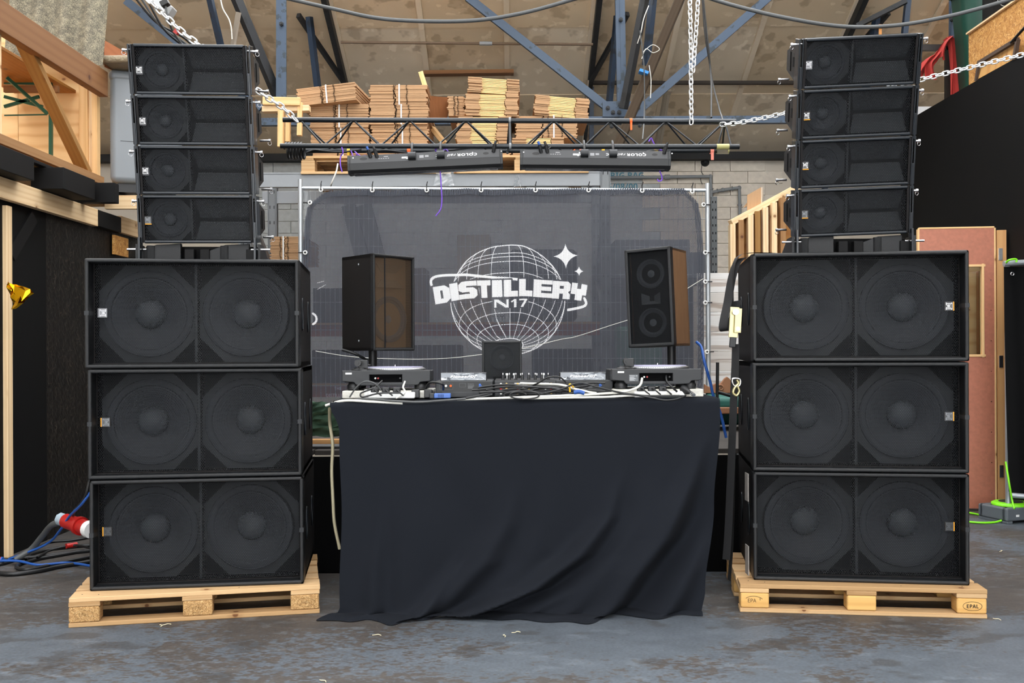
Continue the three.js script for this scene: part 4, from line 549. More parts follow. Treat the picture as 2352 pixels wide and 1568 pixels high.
cord('wall_cable', 'thin black cable sagging along the wall left of the rack pallet', [at(600, 405, 12.35), at(650, 402, 12.35), at(692, 398, 12.35)], 0.008, cableBlack);
bundle('bundle of flattened boxes low behind the left fence post', 620, 698, 543, 600, 9.3, 0.7, { strap: -0.1 });

// ---------------------------------------------------------------- draped table
const TT = 1.088, TF = -5.06, TB = -5.78;
{ const t = thing('trestle_table', 'folding table hidden under the black cloth', 'table', null, V(0.06, 0, (TF + TB) / 2));
  obj('tabletop', rbox(1.95, 0.03, TF - TB - 0.03, 0.005, 0, TT - 0.017, 0), blackBoard, t);
  for (const x of [-0.85, 0.85]) for (const z of [-0.28, 0.24]) obj('leg', rod(V(x, 0, z), V(x, TT - 0.03, z), 0.017, 10), greySteel, t); }
{ // one sheet: over the top, down the front in slanting folds, a hem lying on the floor
  const NU = 170, NV = 150, pos = [], uv = [], idx = [];
  const folds = [ // [x on the table as 0..1 at heights v, amplitude, width]
    [[[0.12, 0.97], [0.4, 0.925], [0.65, 0.865], [0.95, 0.75], [1.05, 0.7]], 0.06, 0.032], [[[0.3, 0.755], [0.55, 0.71], [0.72, 0.64], [0.87, 0.53], [0.97, 0.37], [1.05, 0.27]], 0.055, 0.03], [[[0.3, 0.48], [0.57, 0.44], [0.75, 0.385], [0.9, 0.3], [1.05, 0.2]], 0.035, 0.035],
    [[[0.62, 0.335], [0.8, 0.3], [0.96, 0.235], [1.05, 0.2]], 0.03, 0.02], [[[0.4, 0.11], [0.8, 0.095], [1.05, 0.09]], 0.018, 0.02], [[[0.2, 0.88], [0.5, 0.83], [0.8, 0.72], [1.05, 0.58]], 0.03, 0.06], [[[0.5, 0.985], [0.8, 0.95], [1.05, 0.88]], 0.03, 0.03], [[[0.35, 0.56], [0.7, 0.5], [1.05, 0.36]], 0.02, 0.06], [[[0.1, 0.2], [0.7, 0.2], [1.05, 0.16]], 0.016, 0.06], [[[0.72, 0.72], [0.9, 0.6], [1.05, 0.47]], 0.03, 0.035] ];
  const along = (p, v) => { for (let i = 0; i < p.length - 1; i++) if (v <= p[i + 1][0]) { const t = Math.max(0, (v - p[i][0]) / (p[i + 1][0] - p[i][0])); return p[i][1] + (p[i + 1][1] - p[i][1]) * t; } return p[p.length - 1][1]; };
  const HEM = 0.07, TOPV = TF - TB, L = TOPV + TT + 0.1;
  for (let j = 0; j <= NV; j++) for (let i = 0; i <= NU; i++) {
    const u = i / NU, s = j / NV * L, fall = Math.max(0, s - TOPV), v = Math.min(1.1, fall / TT);
    let xl = -0.925 + 0.055 * sm(0, 0.14, v) - 0.006 * Math.sin(v * 9) - 0.11 * sm(0.95, 1.07, v), xr = 1.052 - 0.03 * sm(0.1, 0.5, v) - 0.05 * sm(0.5, 0.9, v) - 0.02 * sm(0.9, 1.0, v);
    if (s < TOPV) { xl = -0.9; xr = 1.04; }
    let x = xl + (xr - xl) * u, y = TT + 0.002 + 0.014 * u - 0.007, z = TB + s, d = 0;
    if (fall > 0) {
      const droop = 0.008 * Math.sin(u * 5.1 + 0.4) * sm(0, 0.05, v); y = Math.max(0.004, TT + 0.002 + 0.014 * u - 0.007 - fall) + (v < 0.02 ? droop : 0); z = TF + 0.012 * sm(0, 0.02, v);
      for (const [p, a, w] of folds) { const v0 = p[0][0], g = sm(v0, v0 + 0.55, v), ww = w * (0.6 + 0.7 * g), q = (u - along(p, v)) / ww; d += 1.8 * a * g * (Math.exp(-q * q) - 0.55 * Math.exp(-Math.pow((q - 1.7), 2))); }
      d += 0.004 * Math.sin(u * 17 + v * 3) * v; z += 0.02 * v + d;
      if (fall > TT) { const k = fall - TT; z += k * (0.55 + 0.3 * Math.sin(u * 9.5 + 1.9)); y = 0.004 + 0.018 * Math.max(0, 1 - k / 0.06) + 0.012 * Math.abs(Math.sin(u * 14)) * sm(0, 0.04, k) * (1 - sm(0.06, 0.1, k)); }
      else y = Math.max(y, 0.02);
    } else if (s > TOPV - 0.02) y -= 0.002;
    pos.push(x, y, z); uv.push(u * 2, s);
    if (i && j) { const a = j * (NU + 1) + i; idx.push(a - NU - 2, a - 1, a, a - NU - 2, a, a - NU - 1); }
  }
  const g = new THREE.BufferGeometry(); g.setAttribute('position', new THREE.Float32BufferAttribute(pos, 3)); g.setAttribute('uv', new THREE.Float32BufferAttribute(uv, 2)); g.setIndex(idx); g.computeVertexNormals();
  one('table_cloth', g, cloth, 'charcoal black cloth hanging in slanting folds over the front of the table', 'cloth');
}
// ---------------------------------------------------------------- gear on the table
const slabG = () => rbox(0.46, 0.04, 0.38, 0.006);
const L1 = at(893, 905, 5.3), R1 = at(1503, 899, 5.17);
one('concrete_slab', slabG().translate(L1.x, TT + 0.024, -5.38), concrete, 'pale concrete slab under the left turntable', 'slab', 'slabs under the turntables');
one('concrete_slab', slabG().translate(R1.x + 0.01, TT + 0.03, -5.28), concrete, 'pale concrete slab under the right turntable', 'slab', 'slabs under the turntables');
const ttLabelT = canvas(128, 96, (x, w, h) => { x.fillStyle = '#5c5f63'; x.fillRect(0, 0, w, h); x.fillStyle = '#cfd1d3'; x.font = 'bold 18px sans-serif'; x.fillText('Technics', 8, 24); x.fillText('CE', 94, 24); for (let i = 0; i < 5; i++) x.fillRect(8, 36 + i * 11, 60 + (i % 3) * 14, 4); });
function turntable(label, pos, turn, variant) {                     // its back faces the camera (+z)
  const W = 0.453, D = 0.35, t = thing('turntable', label, 'turntable', 'turntables on the table', pos, turn);
  const pl = shape([[-W / 2, 0.1], [W / 2, 0.1], [W / 2, 0.05], [W / 2 - 0.05, 0.045], [W / 2 - 0.062, 0.03], [W / 2 - 0.11, 0.028], [-W / 2 + 0.11, 0.028], [-W / 2 + 0.072, 0.03], [-W / 2 + 0.06, 0.045], [-W / 2, 0.05]]), notch = new THREE.Path([[-0.09, 0.038], [0.085, 0.038], [0.085, 0.084], [-0.09, 0.084]].map(([a, b]) => new THREE.Vector2(a, b))); pl.holes.push(notch);
  obj('plinth', [extrude(pl, 0.05, 0.003).translate(0, 0, D / 2 - 0.053), rbox(W, 0.06, D - 0.05, 0.006, 0, 0.07, -0.025), box(W - 0.2, 0.03, D - 0.06, 0, 0.045, -0.02)], greyPlastic, t);
  obj('rear_recess', box(0.175, 0.046, 0.004, -0.0025, 0.061, D / 2 - 0.045), inside, t);
  for (const x of [-W / 2 + 0.05, W / 2 - 0.05]) for (const z of [D / 2 - 0.05, -D / 2 + 0.05]) { const f = obj('foot', lathe([[0, 0], [0.031, 0], [0.033, 0.006], [0.033, 0.026], [0.027, 0.03], [0.027, 0.046], [0, 0.046]], 24).translate(x, 0, z), blackPlastic, t); obj('foot_ring', clean(new THREE.TorusGeometry(0.0325, 0.0015, 5, 24)).rotateX(Math.PI / 2).translate(x, 0.014, z), greyPlastic, f); }
  const pt = obj('platter', lathe([[0, 0.117], [0.15, 0.117], [0.158, 0.113], [0.166, 0.108], [0.166, 0.102], [0, 0.102]], 64).translate(0.03, 0, -0.0), M({ color: '#a4a6aa', roughness: 0.3, metalness: 0.9 }), t);
  obj('strobe_dots', Array.from({ length: 90 }, (_, i) => { const a = i / 90 * Math.PI * 2; return box(0.004, 0.0035, 0.0035).rotateY(-a).translate(0.03 + 0.163 * Math.sin(a), 0.1095, 0.163 * Math.cos(a)); }), blackPlastic, pt);
  obj('slipmat', lathe([[0, 0.1195], [0.148, 0.1195], [0.148, 0.117]], 48).translate(0.03, 0, 0), M({ color: '#9a98b4', roughness: 0.6 }), t); obj('spindle', rod(V(0.03, 0.119, 0), V(0.03, 0.131, 0), 0.0035, 10), chrome, t);
  const arm = obj('tonearm_base', [lathe([[0.045, 0.1], [0.045, 0.108], [0.03, 0.112], [0.03, 0.118], [0, 0.118]], 28).translate(-0.15, 0, 0.08), rbox(0.05, 0.045, 0.012, 0.004, -0.13, 0.135, 0.09)], blackPlastic, t); obj('counterweight', [rod(V(-0.15, 0.142, 0.12), V(-0.15, 0.142, 0.165), 0.017, 20), rod(V(-0.15, 0.142, 0.165), V(-0.15, 0.142, 0.17), 0.007, 12)], blackPlastic, arm); obj('arm_tube', tube([V(-0.15, 0.14, 0.13), V(-0.15, 0.14, 0.06), V(-0.14, 0.136, -0.04), V(-0.12, 0.128, -0.12)], 0.004), chrome, arm);
  if (variant) { const s = obj('rating_label', clean(new THREE.PlaneGeometry(0.046, 0.034)), M({ map: ttLabelT, roughness: 0.5 }), t); s.position.set(-0.118, 0.058, D / 2 + 0.004); }
  obj('white_sticker', box(0.033, 0.009, 0.001, -0.195 + (variant ? 0.012 : 0), 0.088, D / 2 + 0.0036), whitePlastic, t);
  for (const [x, m] of [[-0.06, whitePlastic], [-0.045, red], [0.07, blackPlastic]]) obj('socket', rod(V(x, 0.062, D / 2 - 0.044), V(x, 0.062, D / 2 - 0.026), 0.005, 8), m, t);
}
turntable('black turntable seen from behind on the left slab', V(L1.x - 0.005, TT + 0.046, -5.38), 0.02, false);
turntable('black turntable seen from behind on the right slab, rating label showing', V(R1.x, TT + 0.05, -5.26), 0.0, true);
const camo = canvas(512, 128, (x, w, h) => { x.fillStyle = '#8e939a'; x.fillRect(0, 0, w, h); const c = ['#c9ccd0', '#5d636b', '#3f444b', '#a7abb0']; for (let i = 0; i < 40; i++) { x.fillStyle = c[i % 4]; x.beginPath(); const a = rnd(w), b = rnd(h); for (let k = 0; k < 6; k++) x.lineTo(a + rnd(-60, 60), b + rnd(-34, 34)); x.fill(); } x.fillStyle = '#ffffff'; x.font = 'italic bold 58px sans-serif'; x.fillText('Pioneer Dj', 100, 84); });
const panelT = canvas(512, 128, (x, w, h) => { x.fillStyle = '#1b1c1d'; x.fillRect(0, 0, w, h); x.strokeStyle = '#9b9da0'; x.strokeRect(18, 22, 130, 60); x.strokeRect(212, 16, 56, 40); x.fillStyle = '#9b9da0'; x.font = '12px sans-serif'; x.fillText('Pioneer Dj', 290, 30); for (let i = 0; i < 3; i++) x.fillRect(290, 44 + i * 12, 60 - i * 8, 3); x.fillStyle = '#2f6fd0'; x.fillRect(396, 22, 16, 40); });
function player(label, px, z) {
  const p = at(px, 905, z), t = thing('media_player', label, 'media player', 'media players on the table', V(p.x, TT + 0.006, -z - 0.2));
  obj('body', [rbox(0.3, 0.075, 0.36, 0.006, 0, 0.05, 0), rbox(0.2, 0.03, 0.34, 0.004, -0.02, 0.017, 0.02)], greyPlastic, t);
  obj('screen_housing', rbox(0.245, 0.045, 0.05, 0.006, -0.005, 0.108, 0.13), greyPlastic, t);
  const s = obj('camouflage_plate', clean(new THREE.PlaneGeometry(0.235, 0.038)), M({ map: camo, roughness: 0.45 }), t); s.position.set(-0.005, 0.109, 0.1562);
  const b = obj('connector_panel', clean(new THREE.PlaneGeometry(0.28, 0.062)), M({ map: panelT, roughness: 0.5 }), t); b.position.set(0, 0.052, 0.1812);
  for (const [x, m] of [[-0.11, red], [-0.095, whitePlastic], [-0.07, orange], [0.085, cableBlue]]) obj('socket', rod(V(x, 0.062, 0.18), V(x, 0.062, 0.19), 0.006, 8), m, t);
  obj('jog_wheel', lathe([[0, 0.1], [0.1, 0.1], [0.104, 0.09]], 40).translate(0, 0, -0.04), blackPlastic, t);
  for (const x of [-0.11, 0.11]) obj('foot', rod(V(x, 0, 0.12), V(x, 0.02, 0.12), 0.02, 14), blackPlastic, t);
}
player('black media player with camouflage screen plate right of the left turntable', 1066, 5.17);
player('black media player with camouflage screen plate left of the right turntable', 1343, 5.17);
{ const p = at(1208, 905, 5.2), t = thing('dj_mixer', 'black mixer with rows of sockets in the middle of the table', 'mixer', null, V(p.x, TT + 0.006, -5.38)); obj('body', rbox(0.33, 0.085, 0.36, 0.006, 0, 0.045, 0), greyPlastic, t); obj('top_panel', box(0.32, 0.003, 0.35, 0, 0.089, 0), blackPlastic, t); obj('rear_panel', box(0.31, 0.07, 0.003, 0, 0.045, 0.181), M({ color: '#202124', roughness: 0.4 }), t); obj('socket_strip', box(0.18, 0.012, 0.002, 0.03, 0.07, 0.183), M({ color: '#b9babc', roughness: 0.4 }), t);
  for (let i = 0; i < 10; i++) for (const y of [0.022, 0.046, 0.07]) if ((i + Math.round(y * 1000)) % 4) obj('socket', rod(V(-0.13 + i * 0.029, y, 0.181), V(-0.13 + i * 0.029, y, 0.191), 0.006, 8), y === 0.046 && i % 3 === 0 ? red : i % 2 ? M({ color: '#c9a860', roughness: 0.3, metalness: 0.8 }) : whitePlastic, t);
  for (let i = 0; i < 8; i++) { const k = obj('knob', lathe([[0, 0.125], [0.006, 0.125], [0.008, 0.09]], 12).translate(-0.12 + i * 0.034, 0, 0.13), blackPlastic, t); obj('knob_cap', box(0.003, 0.008, 0.01, -0.12 + i * 0.034, 0.122, 0.135), chrome, k); } for (let i = 0; i < 6; i++) obj('fader', [box(0.004, 0.02, 0.004, -0.1 + i * 0.04, 0.1, -0.08), rbox(0.014, 0.012, 0.01, 0.002, -0.1 + i * 0.04, 0.114, -0.08)], whitePlastic, t); }
function strip(label, px, py, z, len, turn, plugs) { const p = at(px, py, z), t = thing('extension_socket', label, 'extension socket', 'extension sockets on the table', V(p.x, TT + 0.008, -z), turn); obj('body', rbox(len, 0.032, 0.05, 0.008, 0, 0.016, 0), whitePlastic, t); for (let i = 0; i < plugs; i++) { const x = -len * 0.36 + i * 0.056; const b = obj('plug', rbox(0.04, 0.026, 0.036, 0.006, x, 0.044, 0), i === 0 && px < 900 ? whitePlastic : blackPlastic, t); obj('plug_lead', tube([V(x, 0.044, 0.016), V(x + 0.01, 0.04, 0.045), V(x + 0.04, 0.016, 0.05)], 0.004), cableBlack, b); } }
strip('white extension socket with plugs in front of the left turntable', 900, 920, 5.11, 0.24, 0.0, 3);
strip('white extension socket with three black plugs in front of the right turntable', 1513, 912, 5.1, 0.26, 0.02, 3);
{ const p = at(1012, 916, 5.1); const t = thing('usb_hub', 'small blue box with a grey end on the table edge', 'adapter', null, V(p.x, TT + 0.008, -5.1)); obj('body', rbox(0.085, 0.024, 0.04, 0.004, 0.01, 0.013, 0), M({ color: '#3b63ad', roughness: 0.4 }), t); obj('end_cap', rbox(0.024, 0.026, 0.042, 0.004, -0.044, 0.013, 0), greyPlastic, t); for (let i = 0; i < 5; i++) obj('vent', box(0.002, 0.016, 0.001, -0.01 + i * 0.006, 0.013, 0.0205), inside, t); }
{ const p = at(1580, 898, 5.1), q = at(1592, 907, 5.02); const t = thing('cone_plug', 'black cone-shaped connector with a metal tip on the right table edge', 'connector'); obj('cone', clean(new THREE.CylinderGeometry(0.008, 0.026, 0.06, 24)).rotateZ(-Math.PI / 2).applyMatrix4(basis(at(1566, 892, 5.12), at(1590, 904, 5.03))), blackPlastic, t); obj('tip', rod(at(1587, 902, 5.05), at(1594, 907, 5.02), 0.009, 12), chrome, t); void p; void q; }
for (const [px, lab] of [[846, 'white mains adapter bulging at the left table corner'], [955, 'black mains adapter standing beside the left extension socket'], [984, 'small dark box behind the blue hub']]) { const p = at(px, 905, 5.14); one('mains_adapter', rbox(0.042, 0.045, 0.04, 0.006, p.x, TT + 0.03, -5.14), px < 900 ? whitePlastic : blackPlastic, lab, 'adapter'); }
// cables lying along the table edge
const C = (label, pts, r, mat) => one('table_cable', tube(pts.map(([x, y, z]) => at(x, y, z)), r, pts.length * 9, 6), mat, label, 'cable', 'cables lying on the table');
const run = (n, x0, x1, y, z, amp, ph) => Array.from({ length: n }, (_, i) => { const u = i / (n - 1); return [x0 + (x1 - x0) * u, y + amp * Math.sin(u * 9 + ph) + (910 - 916) * u, z + 0.03 * Math.sin(u * 7 + ph)]; });
C('long grey cable along the left front edge of the table', [[790, 925, 5.08], [830, 916, 5.06], [900, 920, 5.04], [960, 923, 5.04], [1020, 919, 5.04], [1090, 913, 5.04], [1130, 905, 5.06]], 0.006, cableGrey);
C('white cable at the left front corner of the table', [[748, 931, 5.1], [790, 920, 5.06], [850, 922, 5.05], [925, 926, 5.05]], 0.007, cableWhite);
C('white cable from the right turntable along the front edge', [[1475, 868, 5.08], [1470, 885, 5.06], [1440, 898, 5.05], [1380, 904, 5.05], [1300, 908, 5.04], [1200, 912, 5.04], [1050, 917, 5.04]], 0.0065, cableWhite);
C('second white cable beside the right extension socket', [[1560, 905, 5.07], [1480, 906, 5.05], [1400, 911, 5.04], [1300, 913, 5.04], [1200, 915, 5.04]], 0.006, cableWhite);
C('white cable crossing the top of the mixer sockets', [[1195, 880, 5.15], [1250, 882, 5.12], [1290, 884, 5.08], [1320, 893, 5.06], [1370, 903, 5.05]], 0.006, cableWhite);
C('black cable hanging in a loop over the cloth at the right', [[1400, 905, 5.06], [1450, 905, 5.03], [1490, 912, 5.0], [1530, 919, 4.99], [1560, 915, 5.01], [1575, 908, 5.05]], 0.005, cableBlack);
C('black cable arching from the mixer to the right media player', [[1200, 893, 5.12], [1235, 880, 5.08], [1260, 866, 5.06], [1285, 866, 5.06], [1300, 880, 5.08], [1304, 900, 5.06]], 0.0045, cableBlack);
C('black cable arching over the right media player connectors', [[1240, 905, 5.05], [1290, 893, 5.04], [1330, 879, 5.03], [1370, 888, 5.03], [1420, 900, 5.04], [1480, 908, 5.04], [1570, 909, 5.05]], 0.005, cableBlack);
C('black cable loop at the left media player', [[978, 892, 5.1], [985, 880, 5.08], [1003, 878, 5.06], [1016, 882, 5.06], [1018, 895, 5.1]], 0.006, cableBlack);
C('grey cable arching from the left turntable to the slab', [[803, 912, 5.08], [818, 890, 5.07], [838, 876, 5.06], [860, 880, 5.06], [875, 896, 5.08]], 0.0045, cableGrey);
C('black cable dropping from the left turntable recess', [[878, 874, 5.15], [860, 890, 5.1], [828, 904, 5.07], [830, 911, 5.06], [870, 903, 5.06], [920, 902, 5.06]], 0.0045, cableBlack);
C('black cable dropping from the right turntable recess', [[1530, 862, 5.1], [1532, 876, 5.07], [1545, 890, 5.05], [1555, 899, 5.06]], 0.006, cableBlack);
C('white lead dropping from the left turntable recess', [[930, 876, 5.16], [926, 890, 5.1], [930, 900, 5.08], [910, 914, 5.05]], 0.005, cableWhite);
C('black cable running under the mixer to the left', [[1290, 910, 5.05], [1240, 902, 5.05], [1190, 892, 5.06], [1150, 897, 5.05], [1100, 908, 5.04], [1070, 914, 5.03]], 0.005, cableBlack);
const where = ['lowest', 'second lowest', 'third', 'fourth', 'fifth', 'sixth', 'seventh', 'topmost'];
for (let i = 0; i < 8; i++) C(where[i] + ' of the tangled black cables in front of the mixer', run(9, 1120 - i * 6 + (i % 3) * 20, 1330 + (i % 4) * 20, 914 - i * 3.6, 5.07 + (i % 3) * 0.012, 3.2 + (i % 3) * 1.5, i * 1.3), 0.0045, cableBlack);
for (const [i, w] of ['large', 'small'].entries()) { const cx = 1205 - i * 22, pts = Array.from({ length: 15 }, (_, k) => [cx + (34 - i * 8) * Math.cos(k * 0.48), 907 + (9 - i * 2) * Math.sin(k * 0.48), 5.03 + 0.015 * i]); C(w + ' coiled black loop resting on the table edge', pts, 0.004, cableBlack); }
C('blue connector lead by the right media player', [[1318, 901, 5.04], [1330, 899, 5.04], [1342, 903, 5.04]], 0.011, cableBlue);
C('yellow lead by the right media player', [[1318, 890, 5.05], [1309, 882, 5.05], [1309, 900, 5.05]], 0.005, yellow);
C('cream mains cable hanging down the left side of the table', [[757, 938, 5.2], [758, 975, 5.3], [764, 1020, 5.3], [762, 1080, 5.3], [765, 1150, 5.3], [768, 1200, 5.32], [780, 1260, 5.35]], 0.009, cableCream);

// ---------------------------------------------------------------- speakers on poles and the small wedge
function poleStand(t, x, z, y0, y1) { obj('pole', [rod(V(x, y0, z), V(x, y1 - 0.12, z), 0.018, 14), rod(V(x, y1 - 0.2, z), V(x, y1, z), 0.026, 14)], blackPlastic, t); obj('clamp', [rod(V(x - 0.01, y1 - 0.2, z), V(x + 0.06, y1 - 0.2, z), 0.01, 8), rod(V(x + 0.045, y1 - 0.2, z), V(x + 0.07, y1 - 0.2, z), 0.02, 10)], blackPlastic, t); }
{ const c = at(838, 697, 5.95), t = thing('pole_stand', 'black speaker pole standing behind the left turntable', 'stand', 'speaker poles behind the table'); const x = at(850, 830, 6.0).x; poleStand(t, x, -6.12, deckY, 1.375); for (const a of [0, 2.1, 4.2]) obj('leg', rod(V(x, deckY + 0.35, -6.3), V(x + 0.2 * Math.sin(a + 1), deckY + 0.01, -6.3 + 0.2 * Math.cos(a + 1)), 0.012, 8), blackPlastic, t);
  const s = thing('monitor_speaker', 'black wedge-sided monitor speaker with a brown grille on the left pole', 'speaker', null, V(x + 0.01, 1.34, -6.12), 0.87); const H = 0.575, w = 0.335; void c;
  const plan = shape([[-w / 2, 0.17], [w / 2, 0.17], [0.11, -0.17], [-0.11, -0.17]]);
  obj('cabinet', [extrude(plan, 0.02).rotateX(Math.PI / 2).scale(1, 1, 1).translate(0, 0.02, 0), extrude(plan, 0.02).rotateX(Math.PI / 2).translate(0, H, 0), slab([V(-w / 2, 0, 0.17), V(-0.11, 0, -0.17), V(-0.11, H, -0.17), V(-w / 2, H, 0.17)], V(1, 0, 0.2), 0.015), slab([V(w / 2, 0, 0.17), V(0.11, 0, -0.17), V(0.11, H, -0.17), V(w / 2, H, 0.17)], V(-1, 0, 0.2), 0.015), box(0.22, H, 0.012, 0, H / 2, -0.164), rbox(w, 0.02, 0.03, 0.006, 0, 0.01, 0.165), rbox(w, 0.02, 0.03, 0.006, 0, H - 0.01, 0.165)], tolexSide, s);
  obj('front_rim', frameRing(w, H, 0.014, 0.03, 0.168, 0.005), tolex, s); obj('baffle', box(w - 0.03, H - 0.03, 0.012, 0, H / 2, 0.12), M({ color: '#5a4630', roughness: 0.8 }), s);
  driver(s, 0, 0.19, 0.135, 0.14); obj('horn', [slab([V(-0.11, 0.38, 0.14), V(0.11, 0.38, 0.14), V(0.06, 0.43, 0.127), V(-0.06, 0.43, 0.127)], V(0, 0, 1), 0.004), slab([V(-0.11, 0.52, 0.14), V(-0.06, 0.47, 0.127), V(0.06, 0.47, 0.127), V(0.11, 0.52, 0.14)], V(0, 0, 1), 0.004)], M({ color: '#4c3d2c', roughness: 0.7 }), s);
  obj('grille', [grilleSheet(w - 0.026, H - 0.03, 0.012, 0.166, 10).translate(0, 0.014, 0)], brownGrille, s); obj('grille_crease', box(0.006, H - 0.03, 0.004, -0.075, H / 2, 0.178), railPaint, s);
  for (const [y, z] of [[0.52, 0.02], [0.06, 0.02]]) obj('bolt', clean(new THREE.SphereGeometry(0.007, 8, 6)).translate(-0.14, y, z), greySteel, s);
  cord('speaker_lead', 'black lead drooping under the left pole speaker', [at(786, 803, 6.0), at(815, 812, 6.0), at(845, 828, 6.05)], 0.009, cableBlack);
}
{ const x = at(1553, 820, 5.95).x, t = thing('pole_stand', 'black speaker pole standing behind the right turntable', 'stand', 'speaker poles behind the table'); poleStand(t, x, -6.12, deckY, 1.36); for (const a of [0, 2.1, 4.2]) obj('leg', rod(V(x, deckY + 0.35, -6.3), V(x + 0.2 * Math.sin(a + 1), deckY + 0.01, -6.3 + 0.2 * Math.cos(a + 1)), 0.012, 8), blackPlastic, t);
  const s = thing('monitor_speaker', 'tall two-cone monitor speaker with bare brown board sides on the right pole', 'speaker', null, V(x - 0.075, 1.358, -6.1)); s.rotation.order = 'YZX'; s.rotation.set(0, -0.5, 0.042); const H = 0.585, w = 0.285, D = 0.29, zf = D / 2, mdf = M({ map: rep(cardT, 0.6), color: '#a2917a', roughness: 0.8 });
  obj('cabinet', [box(0.016, H, D - 0.03, -w / 2 + 0.008, H / 2, -0.015), box(0.016, H, D - 0.03, w / 2 - 0.008, H / 2, -0.015), box(w, H, 0.014, 0, H / 2, -D / 2)], mdf, s); obj('top_panel', [box(w, 0.014, D - 0.03, 0, H - 0.006, -0.015), box(w, 0.014, D - 0.03, 0, 0.006, -0.015)], tolex, s);
  obj('front_rim', frameRing(w + 0.006, H + 0.006, 0.02, 0.05, zf - 0.02, 0.006), tolex, s); obj('baffle', box(w - 0.03, H - 0.03, 0.012, 0, H / 2, zf - 0.055), inside, s);
  driver(s, 0, 0.44, zf - 0.04, 0.088); driver(s, 0, 0.145, zf - 0.04, 0.088);
  const hornM = plateGrey; obj('horn', [slab([V(-0.06, 0.325, zf - 0.03), V(-0.06, 0.255, zf - 0.03), V(-0.015, 0.275, zf - 0.048), V(-0.015, 0.305, zf - 0.048)], V(0, 0, 1), 0.003), slab([V(0.06, 0.325, zf - 0.03), V(0.015, 0.305, zf - 0.048), V(0.015, 0.275, zf - 0.048), V(0.06, 0.255, zf - 0.03)], V(0, 0, 1), 0.003), slab([V(-0.06, 0.255, zf - 0.03), V(0.06, 0.255, zf - 0.03), V(0.015, 0.275, zf - 0.048), V(-0.015, 0.275, zf - 0.048)], V(0, 0, 1), 0.003)], hornM, s);
  for (const y of [0.44, 0.145]) obj('port', box(0.02, 0.09, 0.004, -0.1, 0.29, zf - 0.046), inside, s);
  obj('grille', grilleSheet(w - 0.03, H - 0.03, 0, zf - 0.012, 2).translate(0, 0.015, 0), fineGrille, s);
  cord('speaker_lead', 'blue lead hanging from the right pole speaker past the fence post', [at(1600, 785, 6.12), at(1610, 795, 6.08), at(1618, 830, 6.0), at(1632, 880, 6.0), at(1638, 907, 6.0), at(1655, 950, 6.0), at(1668, 1005, 6.0)], 0.009, cableBlue);
}
{ const p = at(1153, 880, 5.62), H = 0.3, w = 0.226, t = thing('small_speaker', 'small black square speaker behind the mixer', 'speaker', null, V(p.x, TT + 0.006, -5.66)); obj('cabinet', [box(w - 0.004, H - 0.01, 0.16, 0, H / 2, -0.1)], tolexSide, t); obj('front_rim', frameRing(w, H, 0.014, 0.04, -0.02, 0.005), tolex, t); obj('baffle', box(w - 0.02, H - 0.02, 0.006, 0, H / 2, -0.016), plateGrey, t); driver(t, 0, 0.205, -0.006, 0.072); obj('port', box(0.1, 0.02, 0.004, 0, 0.085, -0.011), inside, t); obj('grille', grilleSheet(w - 0.022, H - 0.022, 0, 0.001, 2).translate(0, 0.011, 0), fineGrille, t); }

